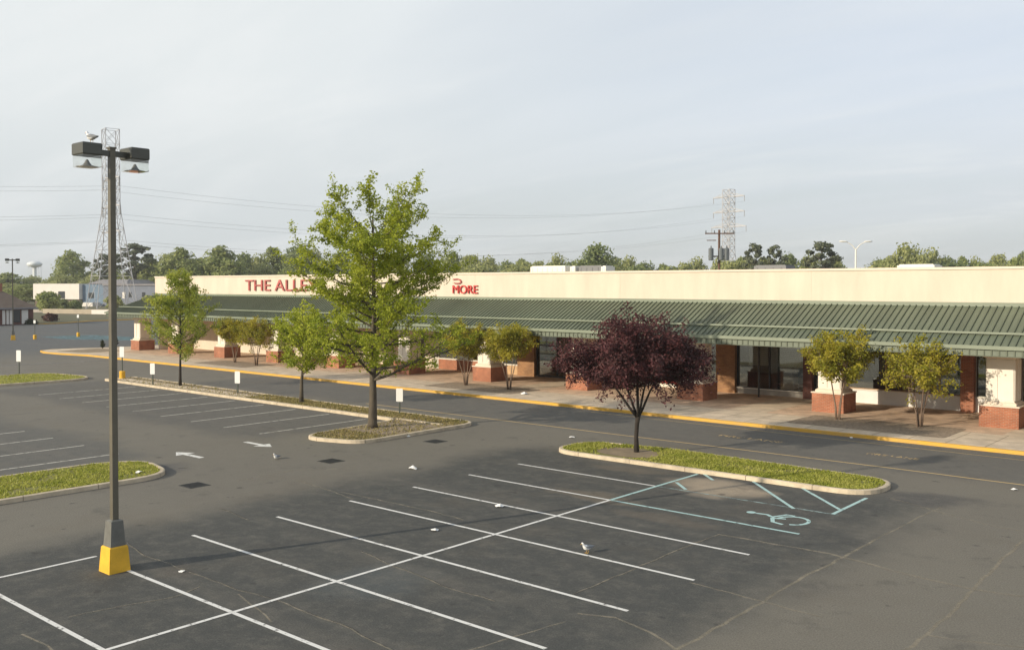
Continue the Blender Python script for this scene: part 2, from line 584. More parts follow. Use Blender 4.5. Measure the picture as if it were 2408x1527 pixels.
    def build(s, name, mats, parent=None, origin=(0, 0, 0), loc=None, smooth=False, rotz=0):
        ob = bpy.data.objects.new(name, s.mesh(name, mats, smooth, origin))
        col.objects.link(ob)
        if parent:
            ob.parent = parent
        if loc is not None:
            ob.location = loc
        elif not parent:
            ob.location = origin
        ob.rotation_euler.z = rotz
        return ob


def empty(name, loc, rotz=0):
    o = bpy.data.objects.new(name, None)
    o.empty_display_size = 0.3
    col.objects.link(o)
    o.location = loc
    o.rotation_euler.z = rotz
    return o


def tag(o, label=None, cat=None, group=None, kind=None):
    if label:
        o['label'] = label
    if cat:
        o['category'] = cat
    if group:
        o['group'] = group
    if kind:
        o['kind'] = kind
    return o


def struct(o):
    o['kind'] = 'structure'
    return o


def copy_tree(o, parent=None):
    c = o.copy()
    col.objects.link(c)
    c.parent = parent
    for ch in [x for x in o.children]:
        copy_tree(ch, c)
    return c


def wob(pts, amp=0.05, step=0.4, rnd=R):
    """polyline with small natural wander"""
    out = []
    for a, b in zip(pts[:-1], pts[1:]):
        a, b = Vector(a[:2]), Vector(b[:2])
        n = max(1, int((b - a).length / step))
        for i in range(n):
            p = a.lerp(b, i / n)
            out.append((p.x + rnd.uniform(-amp, amp), p.y + rnd.uniform(-amp, amp)))
    out.append(tuple(pts[-1][:2]))
    return out


def rounded(pts, radii, n=8):
    """closed polygon with rounded corners"""
    out = []
    m = len(pts)
    for i in range(m):
        p, a, b = Vector(pts[i]), Vector(pts[i - 1]), Vector(pts[(i + 1) % m])
        r = radii[i] if isinstance(radii, (list, tuple)) else radii
        if r <= 0.001:
            out.append(tuple(p))
            continue
        d1, d2 = (a - p).normalized(), (b - p).normalized()
        ang = math.acos(max(-1, min(1, d1.dot(d2))))
        t = min(r / math.tan(ang / 2), (a - p).length * 0.499, (b - p).length * 0.499)
        q0, q1 = p + d1 * t, p + d2 * t
        for k in range(n + 1):
            w = k / n
            out.append(tuple(q0 * (1 - w) ** 2 + p * 2 * w * (1 - w) + q1 * w ** 2))
    return out


def inset(pts, d):
    out = []
    n = len(pts)
    area = sum(pts[i][0] * pts[(i + 1) % n][1] - pts[(i + 1) % n][0] * pts[i][1] for i in range(n))
    sg = 1 if area > 0 else -1
    for i in range(n):
        a, p, b = Vector(pts[i - 1]), Vector(pts[i]), Vector(pts[(i + 1) % n])
        e1, e2 = (p - a), (b - p)
        if e1.length < 1e-6:
            e1 = e2
        if e2.length < 1e-6:
            e2 = e1
        n1 = Vector((-e1.y, e1.x)).normalized() * sg
        n2 = Vector((-e2.y, e2.x)).normalized() * sg
        nn = (n1 + n2)
        nn = nn.normalized() if nn.length > 1e-6 else n1
        k = 1 / max(0.5, nn.dot(n1))
        q = p + nn * d * k
        out.append((q.x, q.y))
    return out


def inside(p, poly):
    c = False
    j = len(poly) - 1
    for i in range(len(poly)):
        if (poly[i][1] > p[1]) != (poly[j][1] > p[1]) and p[0] < (poly[j][0] - poly[i][0]) * (p[1] - poly[i][1]) / (poly[j][1] - poly[i][1]) + poly[i][0]:
            c = not c
        j = i
    return c


# ------------------------------------------------------------------ ground
g = MB()
ring = [(2600 * cos(2 * pi * k / 48) - 100, 2600 * sin(2 * pi * k / 48) + 100) for k in range(48)]
g.sheet(ring, -0.06)
struct(g.build('ground', 'verge'))
lotp = [G(-500, 768), G(-40, 764), G(130, 761), G(215, 755), G(300, 752), G(420, 748)]
lot = [(p.x, p.y) for p in lotp] + [(-160, 190), (90, 190), (90, -90), (-330, -90)]
struct(MB().sheet(lot, 0.0).build('parking_lot', 'asphalt'))

# kerb along the far edge of the lot
k = MB()
pp = [(p.x, p.y) for p in lotp]
for a, b in zip(pp[:-1], pp[1:]):
    k.bar((*a, 0.06), (*b, 0.06), 0.35, 0.16)
struct(k.build('far_kerb', 'kerb_yellow'))
# road beyond the verge
rd = [G(-500, 735), G(320, 733), G(420, 731), G(420, 726), G(-500, 729)]
struct(MB().sheet([(p.x, p.y) for p in rd], -0.03).build('far_road', 'concrete'))

Z1 = 0.004


def line_obj(name, m, segs, w, z=Z1):
    b = MB()
    for s_ in segs:
        b.strip(s_, w, z)
    return struct(b.build(name, m))


# bay markings, from the surveyed grid: bays 2.73 m wide, 6.2 m long
SX0, SXM, SX1 = -23.4, -17.23, -11.06
YS = [8.30 + 2.7286 * i for i in range(8)]
segs = []
for i, y in enumerate(YS):
    x0, x1 = SX0, SX1
    if i == 1:
        x0 = -21.7
    if i == 6:
        x1 = SXM
    if i == 7:
        x1 = SXM + 0.05
    segs.append([(x0, y), (x1, y)])
for j in range(1, 6):
    segs.append([(SX0, 8.3 - 2.7286 * j), (SX1, 8.3 - 2.7286 * j)])
segs.append([(-23.4, 8.1), (-23.4, 11.1)])
line_obj('bay_lines', 'line_white', segs, 0.105)
line_obj('bay_spine_line', 'line_white', [[(SXM, -6), (SXM, YS[6])]], 0.105, Z1 + 0.003)
def GL2(*pts):
    return [tuple(G(*p)[:2]) for p in pts]


line_obj('accessible_bay_lines', 'line_cyan', [[(SXM, YS[6]), (SXM, 30.15)], [(SXM, YS[6] + 0.002), (-10.95, YS[6])], GL2((1957, 1208), (2037, 1170)),
                                               GL2((1770, 1131), (1866, 1195)), GL2((1886, 1147), (1974, 1197)), GL2((1590, 1133), (1612, 1150)), GL2((1655, 1114), (1676, 1128))], 0.115, Z1 + 0.002)
line_obj('faded_bay_line', 'line_cyan_faded', [[(SXM, YS[7]), (-11.0, YS[7] + 0.08)]], 0.105, Z1 + 0.001)
# left double row of bays
segs = []
for i in range(9):
    x = -37.1 - 2.94 * i
    segs.append([(x, 25.2), (x, 31.5)])
line_obj('left_bay_lines', 'line_faded', segs, 0.12)
segs = []
for i in range(6):
    x = -37.05 - 3.0 * i
    segs.append([(x, 18.5), (x, 6.3)])
line_obj('near_left_bay_lines', 'line_faded', segs, 0.12)
# drive lane edge line and pale gutter of the side drive
line_obj('lane_line', 'line_yellow', [wob([(-42, 35.7), (-25.7, 35.75), (-13.8, 35.85), (6, 35.6)], 0.02, 1.5)], 0.12)
line_obj('lane_edge_line', 'line_yellow', [wob([(-30, 41.2), (-13, 40.9), (0, 40.6)], 0.02, 1.5)], 0.06)
a, b = G(-40, 861), G(250, 847)
line_obj('gutter_strip', 'gutter_pale', [[(a.x, a.y), (b.x, b.y)]], 1.1)
q = [G(95, 791), G(215, 787), G(312, 792), G(318, 800), G(150, 797)]
struct(MB().sheet([(p.x, p.y) for p in q], Z1).build('blue_painted_bay', 'blue_ground'))


# arrows in the aisle
def arrow(cx, cy, sgn, name):
    pts = [(-0.95, -0.12), (0.25, -0.12), (0.25, -0.42), (1.0, 0.0), (0.25, 0.42), (0.25, 0.12), (-0.95, 0.12)]
    pts = [(cx + sgn * x, cy + y * sgn) for x, y in pts]
    struct(MB().sheet(pts, Z1).build(name, 'line_white'))


arrow(-34.6, 20.2, -1, 'lane_arrow')
arrow(-34.7, 23.5, 1, 'lane_arrow')

# wheelchair symbol (surveyed strokes)
w = MB()


def ground_stroke(pts, wd, z=Z1):
    w.strip([(p[0], p[1]) for p in pts], wd, z)


def arc(cx, cy, rx, ry, a0, a1, n=14):
    return [(cx + rx * cos(radians(a0 + (a1 - a0) * i / n)), cy + ry * sin(radians(a0 + (a1 - a0) * i / n))) for i in range(n + 1)]


ground_stroke(arc(-11.72, 25.95, 0.44, 0.50, -75, 190), 0.11)             # wheel
ground_stroke([(-12.95, 26.1), (-12.6, 26.15), (-12.35, 25.95), (-12.1, 25.45), (-11.75, 25.35)], 0.12, Z1 + 0.001)  # body
ground_stroke([(-12.35, 26.0), (-12.15, 26.5), (-11.9, 26.5)], 0.11, Z1 + 0.002)
ground_stroke([(-12.25, 25.85), (-11.95, 26.0)], 0.11, Z1 + 0.004)
w.sheet(arc(-13.1, 26.1, 0.14, 0.14, 0, 345, 12), Z1 + 0.001)
struct(w.build('accessible_symbol', 'line_cyan'))


def text_mesh(body, size, extrude=0.0):
    cu = bpy.data.curves.new('txt', 'FONT')
    cu.body = body
    cu.size = size
    cu.extrude = extrude
    cu.align_x = 'LEFT'
    ob = bpy.data.objects.new('txt', cu)
    col.objects.link(ob)
    dg = bpy.context.evaluated_depsgraph_get()
    me = bpy.data.meshes.new_from_object(ob.evaluated_get(dg))
    bpy.data.objects.remove(ob)
    return me


for (x, y, sz, wd) in ((-21.0, 38.45, 0.55, 3.0), (-14.2, 38.2, 0.5, 2.0)):
    me = text_mesh('FIRE LANE', sz)
    me.materials.clear()
    me.materials.append(MATS['letter_yellow'])
    o = bpy.data.objects.new('lane_lettering', me)
    col.objects.link(o)
    xs = [v.co.x for v in me.vertices]
    o.scale.x = wd / (max(xs) - min(xs))
    o.location = (x, y, Z1)
    struct(o)
# cracks and old paving seams
CR = [
    ([(1590, 1527), (1700, 1465), (1790, 1415), (1890, 1355), (1985, 1308), (2060, 1265)], 0.085),
    ([(2110, 1545), (2180, 1490), (2235, 1440), (2285, 1385), (2330, 1340), (2407, 1268)], 0.085),
    ([(1690, 1255), (1830, 1280), (1950, 1300), (2060, 1330), (2180, 1360), (2290, 1385), (2420, 1402)], 0.10),
    ([(2180, 1490), (2260, 1505), (2420, 1522)], 0.06),
    ([(1360, 1440), (1450, 1450), (1530, 1487), (1590, 1527)], 0.07),
    ([(300, 1275), (340, 1305), (400, 1325), (475, 1355), (560, 1385), (650, 1410), (720, 1440), (800, 1465), (930, 1530)], 0.05),
    ([(160, 1450), (300, 1420), (420, 1400), (470, 1378)], 0.05),
    ([(50, 1490), (110, 1515), (130, 1535)], 0.05),
    ([(849, 1295), (912, 1325), (977, 1347), (1037, 1375), (1163, 1412)], 0.05),
    ([(1348, 1397), (1393, 1377), (1488, 1337), (1536, 1317), (1636, 1275), (1693, 1255)], 0.05),
    ([(1620, 1368), (1685, 1384), (1783, 1411), (1934, 1450)], 0.06),
    ([(800, 1155), (903, 1177), (1023, 1202), (1090, 1222)], 0.06),
    ([(700, 1130), (770, 1150), (830, 1172)], 0.05),
    ([(520, 1195), (585, 1222)], 0.05),
    ([(2060, 1265), (2140, 1225), (2215, 1190)], 0.05),
    ([(2090, 1170), (2200, 1200), (2330, 1235), (2420, 1250)], 0.06),
    ([(640, 1460), (560, 1395)], 0.04),
    ([(1100, 1527), (1210, 1495), (1330, 1460)], 0.04),
    ([(560, 1130), (690, 1105), (820, 1100)], 0.06),
]
c1, c2 = MB(), MB()
for i, (pts, wd) in enumerate(CR):
    ps = wob([tuple(G(*p))[:2] for p in pts], 0.035, 0.35)
    c1.strip(ps, wd, 0.002 + 0.0002 * (i % 3))
    if i in (5, 6, 8, 9, 13):
        c2.strip([(x + 0.02, y + 0.02) for x, y in ps], 0.02, 0.003)
struct(c1.build('pavement_cracks', 'crack_sand'))
struct(c2.build('pavement_fissures', 'crack_dark'))

# ------------------------------------------------------------------ storefront walkway, kerb
KY = 42.0
WZ = 0.15
left = [(-97.5, 41.0), (-99.6, 41.6), (-100.6, 43.2), (-100.2, 45.5), (-99, 48)]
kerb_path = [(30, KY), (-60, KY), (-90, 42.0), (-94, 41.2)] + left + [(-98, 75)]
kb = MB()
kpts = kerb_path
n = len(kpts)
outer, inner = [], []
for i in range(n):
    a = Vector(kpts[max(0, i - 1)])
    b = Vector(kpts[min(n - 1, i + 1)])
    d = (b - a).normalized()
    nn = Vector((d.y, -d.x))
    p = Vector(kpts[i])
    outer.append((p.x, p.y))
    q = p + nn * 0.17
    inner.append((q.x, q.y))
for i in range(n - 1):
    a, b, c, d = outer[i], outer[i + 1], inner[i + 1], inner[i]
    kb.add([(*a, -0.02), (*b, -0.02), (*b, WZ), (*a, WZ), (*c, WZ), (*d, WZ)], [(0, 1, 2, 3), (3, 2, 4, 5)])
struct(kb.build('walkway_kerb', 'kerb_yellow'))
wk = MB()
poly = [inner[0]] + inner[1:] + [(-92, 75), (-92, 46.0), (30, 46.0)]
wk.sheet(poly, WZ)
struct(wk.build('walkway', 'concrete'))
struct(MB().sheet([(-92, 46.0), (30, 46.0), (30, 53.6), (-92, 53.6)], WZ).build('brick_paving', 'paver'))
jt = MB()
for i in range(80):
    x = -96 + i * 1.55
    jt.strip([(x, 42.2), (x, 45.95)], 0.03, WZ + 0.003)
jt.strip([(-96, 44.1), (28, 44.1)], 0.03, WZ + 0.0035)
struct(jt.build('walkway_joints', 'dirt'))
# pale concrete bands across the brick paving
pb = MB()
for x0 in (-11.0, -24.5, -40.5, -57.0):
    pb.sheet([(x0, 46.0), (x0 + 2.2, 46.0), (x0 + 2.2, 53.5), (x0, 53.5)], WZ + 0.004)
struct(pb.build('paving_bands', 'concrete'))
for (x0, x1, y0, y1) in ((-20.0, -12.7, 43.4, 46.9), (-45.6, -37.9, 43.6, 46.7), (-74.0, -66.5, 43.6, 46.9)):
    pts = rounded([(x0, y0), (x1, y0), (x1, y1), (x0, y1)], 0.25)
    struct(MB().sheet(pts, WZ + 0.008).build('planting_bed', 'mulch'))


# ------------------------------------------------------------------ islands
def blades(poly, n, hmin, hmax, seed, mask=None):
    rnd = random.Random(seed)
    xs, ys = [p[0] for p in poly], [p[1] for p in poly]
    b = MB()
    c = 0
    while c < n:
        x, y = rnd.uniform(min(xs), max(xs)), rnd.uniform(min(ys), max(ys))
        if not inside((x, y), poly) or (mask and not mask(x, y, rnd)):
            continue
        c += 1
        a = rnd.uniform(0, 2 * pi)
        wd = rnd.uniform(0.02, 0.045)
        h = rnd.uniform(hmin, hmax)
        l = rnd.uniform(0, 2 * pi)
        dx, dy = cos(a) * wd, sin(a) * wd
        b.add([(x - dx, y - dy, 0.13), (x + dx, y + dy, 0.13), (x + cos(l) * h * 0.6, y + sin(l) * h * 0.6, 0.13 + h)], [(0, 1, 2)])
    return b


def island(poly, top='turf', kerb_w=0.16):
    inn = inset(poly, kerb_w)
    kb_ = MB()
    n_ = len(poly)
    area = sum(poly[i][0] * poly[(i + 1) % n_][1] - poly[(i + 1) % n_][0] * poly[i][1] for i in range(n_))
    po, pi_ = (poly, inn) if area > 0 else (poly[::-1], inn[::-1])
    for i in range(n_):
        a, b, c, d = po[i], po[(i + 1) % n_], pi_[(i + 1) % n_], pi_[i]
        kb_.add([(*a, -0.02), (*b, -0.02), (*b, 0.135), (*a, 0.135), (*[a[j] + (d[j] - a[j]) * 0.25 for j in (0, 1)], 0.15),
                 (*[b[j] + (c[j] - b[j]) * 0.25 for j in (0, 1)], 0.15), (*c, 0.15), (*d, 0.15), (*c, 0.10), (*d, 0.10)],
                [(0, 1, 2, 3), (3, 2, 5, 4), (4, 5, 6, 7), (7, 6, 8, 9)])
    struct(kb_.build('island_kerb', 'kerb_concrete'))
    jn, run = MB(), 0.0
    for i in range(n_):
        a, b, c, d = [Vector(q_) for q_ in (po[i], po[(i + 1) % n_], pi_[(i + 1) % n_], pi_[i])]
        ln = (b - a).length
        t_ = 2.4 - run
        while t_ < ln:
            e = (b - a) / ln
            p_o = a.lerp(b, t_ / ln)
            p_i = d.lerp(c, t_ / ln)
            nn_ = (p_o - p_i).normalized() * 0.006
            jn.add([(*(p_o + nn_ - e * .011), 0.0), (*(p_o + nn_ + e * .011), 0.0), (*(p_o + nn_ + e * .011), 0.138), (*(p_o + nn_ - e * .011), 0.138),
                    (*(p_i + e * .011), 0.1535), (*(p_i - e * .011), 0.1535), (*(p_o + e * .011 - nn_ * 5), 0.1535), (*(p_o - e * .011 - nn_ * 5), 0.1535)],
                   [(0, 1, 2, 3), (3, 2, 6, 7), (7, 6, 4, 5)])
            t_ += 2.4
        run = (run + ln) % 2.4
    if jn.v:
        struct(jn.build('kerb_joints', 'mulch'))
    s_ = MB().sheet(pi_, 0.125)
    struct(s_.build('island_soil', top))
    return inn


def grass(poly, n, seed, mask=None, m='grass_blade', h=(0.035, 0.085)):
    o = blades(poly, n, h[0], h[1], seed, mask).build('grass', m)
    tag(o, kind='stuff')
    return o


# plum-tree island
p1 = rounded([(-24.2, 30.15), (-11.1, 30.35), (-11.05, 33.1), (-20.3, 33.55), (-24.1, 32.9)], [1.5, 1.5, 1.5, 1.2, 1.3])
i1 = island(p1)
pc = Vector((-20.97, 31.86))
g1 = grass(i1, 15000, 1, lambda x, y, r: (Vector((x, y)) - pc - Vector((-0.2, -0.4))).length > 1.1 + r.uniform(0, 0.9) and (noise.noise(Vector((x * 0.8, y * 0.8, 0))) > -0.28 or r.random() < 0.3))
tag(g1, 'bright green grass covering the island under the purple tree')
struct(MB().sheet([(pc.x + 1.5 * cos(t) - 0.2, pc.y - 0.25 + 0.95 * sin(t)) for t in [2 * pi * k_ / 24 for k_ in range(24)]], 0.13).build('bare_soil', 'dirt'))
# grassy bulb at the left
p2 = rounded([(-35.2, 2), (-31.25, 2), (-31.1, 17.6), (-34.2, 18.2), (-35.1, 16.5)], [0, 0, 1.7, 1.3, 1.5])
i2 = island(p2)
tag(grass(i2, 16000, 2, lambda x, y, r: noise.noise(Vector((x * 0.7, y * 0.7, 3))) > -0.25 or r.random() < 0.3), 'bright green grass on the rounded island behind the near lamp')
# long planted strip with the end lobe carrying the tall tree
p3 = rounded([(-66.5, 32.0), (-35.2, 31.9), (-34.6, 25.3), (-31.3, 26.3), (-31.4, 33.9), (-66.0, 34.3)], [0.6, 1.0, 1.3, 1.3, 1.2, 0.6])
i3 = island(p3, 'dirt')
struct(MB().box(-35.3, -32.2, 31.95, 32.2, 0.10, 0.155).build('inner_kerb', 'kerb_concrete'))
struct(MB().sheet([(-66, 32.4), (-47, 32.4), (-47, 33.2), (-66, 33.3)], 0.129).build('strip_concrete', 'concrete'))
struct(MB().sheet([(-34.4, 28.2), (-32.0, 28.2), (-32.0, 31.6), (-34.4, 31.6)], 0.13).build('mulch_bed', 'mulch'))


def m3(x, y, r):
    if y > 32.3:
        return (x > -46 and y < 33.7) or (-49 < x < -44.5) or r.random() < 0.12
    return y < 28 and r.random() < 0.8 or r.random() < 0.2


tag(grass(i3, 9000, 3, m3, 'dry_blade', (0.04, 0.1)), 'patchy dry grass on the long island of the tall tree')
# island far left
p4 = rounded([(-74.6, 20), (-68.0, 20), (-67.2, 32.6), (-74.4, 31.4)], [0, 0, 2.5, 2.5])
i4 = island(p4)
tag(grass(i4, 7000, 4), 'grass on the farthest left parking island')
# bed at the end of the walkway
struct(MB().sheet(rounded([(-97.2, 42.0), (-92.5, 43.0), (-92.8, 47.0), (-98.5, 47.2)], 0.8), WZ + 0.006).build('end_bed', 'dirt'))

# ------------------------------------------------------------------ trees
def leaf(b, p, s, rnd, bias=(0, 0, 0.2), asp=0.55):
    n_ = Vector((rnd.gauss(bias[0], 0.8), rnd.gauss(bias[1], 0.8), rnd.gauss(bias[2], 0.8))).normalized()
    t = n_.orthogonal().normalized()
    t = Matrix.Rotation(rnd.uniform(0, 2 * pi), 3, n_) @ t
    w_ = n_.cross(t)
    h = s * 0.5
    b.add([p - t * h, p + w_ * h * asp + n_ * h * 0.15, p + t * h, p - w_ * h * asp + n_ * h * 0.15], [(0, 1, 2, 3)])


def interp(prof, z):
    if z <= prof[0][0]:
        return prof[0][1]
    for (z0, r0), (z1, r1) in zip(prof[:-1], prof[1:]):
        if z <= z1:
            return r0 + (r1 - r0) * (z - z0) / (z1 - z0)
    return prof[-1][1]


def grow(seed, H, stems, tr, clear, top, prof, nlimb, leaf_n, leaf_s, sig, rise=(0.6, 2.2), sub=7, subl=0.3, bark='bark',
         leafm='oak_leaf', droop=0.0, offset=None, start_leaf=0.25, twigs=0):
    """stems: list of polylines of the trunk(s). Limbs leave them and end on the crown profile r(z)."""
    rnd = random.Random(seed)
    tb, lb = MB(), MB()
    for st in stems:
        m_ = len(st)
        tb.tube(st, [tr[0] + (tr[1] - tr[0]) * (i / (m_ - 1)) ** 0.8 for i in range(m_)], 8)
    ends = []
    for i in range(nlimb):
        st = stems[i % len(stems)]
        f = (i + rnd.random()) / nlimb
        zs = clear + (top - clear) * f ** 0.9
        # start point on the stem
        zz = min(max(zs, st[0][2] + 0.1), st[-1][2] - 0.02)
        sp = Vector(st[-1])
        fr = 1.0
        for j in range(len(st) - 1):
            if st[j][2] <= zz <= st[j + 1][2]:
                t = (zz - st[j][2]) / max(1e-6, st[j + 1][2] - st[j][2])
                sp = Vector(st[j]).lerp(Vector(st[j + 1]), t)
                fr = (j + t) / (len(st) - 1)
                break
        az = i * 2.39996 + rnd.uniform(-0.5, 0.5)
        z1 = min(zs + rnd.uniform(*rise), H * rnd.uniform(0.93, 1.0))
        rr = interp(prof, z1) * rnd.uniform(0.72, 1.06)
        ex = Vector((cos(az) * rr, sin(az) * rr, z1))
        if offset:
            ex += Vector(offset) * (z1 / H)
        mid = sp.lerp(ex, 0.5) + Vector((rnd.uniform(-.15, .15), rnd.uniform(-.15, .15), -0.12 * (ex - sp).length + rnd.uniform(-.1, .1)))
        path = []
        ns = 8
        for k_ in range(ns + 1):
            t = k_ / ns
            p = sp * (1 - t) ** 2 + mid * 2 * t * (1 - t) + ex * t * t
            p = p + Vector((rnd.uniform(-1, 1), rnd.uniform(-1, 1), rnd.uniform(-1, 1))) * 0.03 * (ex - sp).length * t * (1 - t)
            p.z -= droop * t * t
            path.append(p)
        r0 = (tr[0] + (tr[1] - tr[0]) * fr) * 0.45
        tb.tube(path, [max(0.008, r0 * (1 - t / ns) ** 0.9 + 0.006) for t in range(ns + 1)], 5)
        LL = (ex - sp).length
        for t in range(2, ns + 1):
            if t / ns >= start_leaf:
                ends.append((path[t], 0.7))
        for s_ in range(sub):
            t = 0.25 + 0.75 * (s_ + rnd.random()) / sub
            k_ = min(ns - 1, int(t * ns))
            p0 = path[k_].lerp(path[k_ + 1], t * ns - k_)
            tan = (path[k_ + 1] - path[k_]).normalized()
            side = Vector((rnd.gauss(0, 1), rnd.gauss(0, 1), rnd.gauss(0.25, 0.7))).normalized()
            d = (tan * 0.8 + side).normalized()
            l = subl * LL * rnd.uniform(0.5, 1.1) * (1.1 - 0.5 * t) + 0.2
            p1_ = p0 + d * l * 0.5 + Vector((0, 0, 0.03))
            p2_ = p0 + d * l + Vector((0, 0, 0.12 * l - droop * 0.5 * l))
            tb.tube([p0, p1_, p2_], [r0 * 0.35 * (1 - t * .6) + 0.005, 0.008, 0.004], 4, cap=False)
            ends += [(p0.lerp(p2_, q_), 1.0) for q_ in (0.35, 0.6, 0.8, 1.0)]
    for _ in range(twigs):
        p, _w = rnd.choice(ends)
        if p.z > H * 0.75:
            q_ = p + Vector((rnd.uniform(-.3, .3), rnd.uniform(-.3, .3), rnd.uniform(.3, .9)))
            tb.tube([p, q_], [0.008, 0.003], 3, cap=False)
    for _ in range(leaf_n):
        p, wgt = ends[int(rnd.random() * len(ends))]
        q_ = p + Vector((rnd.gauss(0, sig), rnd.gauss(0, sig), rnd.gauss(-0.02, sig * 0.8)))
        hv = Vector((q_.x, q_.y, 0))
        hv = hv.normalized() * 0.8 if hv.length > 0.1 else hv
        leaf(lb, q_, leaf_s * rnd.uniform(0.5, 1.45), rnd, (hv.x, hv.y, 0.25))
    return tb.mesh('trunk', bark, True), lb.mesh('crown', leafm)


def place_tree(name, meshes, loc, label, cat='tree', group=None, rotz=0, scale=1.0):
    root = empty(name, loc, rotz)
    for nm, me in (('trunk', meshes[0]), ('crown', meshes[1])):
        o = bpy.data.objects.new(nm, me)
        col.objects.link(o)
        o.parent = root
    root.scale = (scale,) * 3 if isinstance(scale, (int, float)) else scale
    tag(root, label, cat, group)
    return root


# tall young tree on the end lobe
stem = [(0, 0, 0), (0.0, 0.0, 0.25), (0.02, 0.01, 1.2), (0.03, 0.0, 2.6), (0.06, 0.03, 4.2), (0.0, 0.1, 6.0), (0.08, 0.0, 8.0), (0.0, 0.05, 10.2)]
mt = grow(5, 12.3, [stem], (0.25, 0.035), 2.2, 9.8, [(2.2, 3.2), (3.2, 4.2), (4.8, 4.3), (5.8, 3.3), (6.9, 3.0), (8.0, 3.7), (9.2, 3.3), (10.3, 2.8), (11.3, 2.4), (12.3, 1.7)],
          54, 48000, 0.125, 0.10, rise=(0.7, 2.9), sub=11, subl=0.30, bark='bark', leafm='oak_leaf', twigs=60)
tb = MB()
place_tree('shade_tree', mt, (-34.0, 29.3, 0.12), 'tall yellow-green shade tree on the end of the long island, reaching far above the roof', scale=(1.07, 1.07, 0.955))
# vase-shaped tree further along the strip
stem = [(0, 0, 0), (0, 0, 0.6), (0.02, 0.0, 1.5), (0.0, 0.05, 3.0), (0.03, 0, 5.0), (0, 0, 6.6)]
mt = grow(9, 7.9, [stem], (0.12, 0.02), 1.7, 6.3, [(1.6, 1.6), (2.6, 2.3), (3.6, 2.5), (5, 2.2), (6.5, 1.4), (7.9, 0.5)],
          34, 15000, 0.125, 0.11, rise=(0.7, 1.9), sub=7, subl=0.28, bark='bark_dark', leafm='maple_leaf')
place_tree('vase_tree', mt, (-57.9, 33.2, 0.12), 'slender pointed green tree on the long island before the left end of the canopy')
stem = [(0, 0, 0), (0, 0, 0.5), (0.02, 0.0, 1.2), (0.1, 0.05, 2.2), (0.1, 0, 3.6), (0.1, 0, 4.4)]
mt = grow(12, 5.2, [stem], (0.15, 0.02), 1.5, 4.2, [(1.4, 1.3), (2.4, 2.0), (3.4, 2.0), (4.4, 1.5), (5.2, .6)],
          24, 10500, 0.125, 0.11, rise=(0.5, 1.4), sub=6, subl=0.3, bark='bark', leafm='oak_leaf')
place_tree('small_tree', mt, (-44.3, 32.9, 0.12), 'small leafy tree on the long island, half behind the tall shade tree')

# purple-leaf plum: short trunk that splits into spreading limbs
rr_ = random.Random(3)
S = [(0, 0, 0), (-0.02, 0, 0.6), (0.0, 0.02, 1.1), (0.05, 0.03, 1.45)]
dirs = [(-2.1, -0.5), (-0.9, 0.8), (0.7, -0.4), (1.6, 0.6), (-0.1, -1.2), (0.3, 1.3)]
stems = [S]
rv = Vector((cos(YAW), sin(YAW)))
fv = Vector((-sin(YAW), cos(YAW)))
for (a_, b_) in dirs:
    h = rv * a_ + fv * b_
    stems.append([(0.04, 0.025, 1.38), (0.04 + h.x * 0.14, h.y * 0.14, 1.75), (h.x * 0.36, h.y * 0.36, 2.45), (h.x * 0.68, h.y * 0.68, 3.3), (h.x * 0.95, h.y * 0.95, 4.3)])
tbm, lbm = grow(21, 5.75, stems[1:], (0.07, 0.018), 2.55, 4.1, [(2.0, 2.3), (2.9, 2.85), (3.8, 3.0), (4.7, 2.8), (5.3, 2.3), (5.75, 1.7)],
                54, 36000, 0.115, 0.14, rise=(0.1, 1.9), sub=8, subl=0.34, bark='bark_dark', leafm='plum_leaf', droop=0.25, twigs=30)
root = place_tree('plum_tree', (tbm, lbm), (-21.0, 31.9, 0.12), 'dark purple-leaved tree with a short forked trunk on the grassy island')
tr_ = MB().tube(S, [0.115, 0.085, 0.085, 0.10], 8)
bm_ = tr_.mesh('trunk', 'bark_dark', True)
# merge the short trunk into the limb mesh
import bmesh
bb = bmesh.new()
bb.from_mesh(tbm)
bb.from_mesh(bm_)
bb.to_mesh(tbm)
bb.free()


# multi-stemmed crape myrtles in the walkway beds
def myrtle(seed, H, spread, nst, leaf_n, low):
    rnd = random.Random(seed)
    st = []
    for i in range(nst):
        a_ = 2 * pi * i / nst + rnd.uniform(-.4, .4)
        r_ = spread * rnd.uniform(0.35, 0.6)
        st.append([(cos(a_) * .1, sin(a_) * .1, 0), (cos(a_) * .16, sin(a_) * .16, 0.6), (cos(a_) * r_ * .45, sin(a_) * r_ * .45, 1.5), (cos(a_) * r_, sin(a_) * r_, H * 0.72)])
    return grow(seed, H, st, (0.05, 0.015), low, H * 0.70, [(low, spread * 0.75), (H * 0.55, spread), (H * 0.75, spread * 0.95), (H * 0.9, spread * 0.6), (H, spread * 0.35)],
                30, leaf_n, 0.125, 0.12, rise=(0.5, 1.3), sub=6, subl=0.3, bark='bark_pale', leafm='myrtle_leaf')


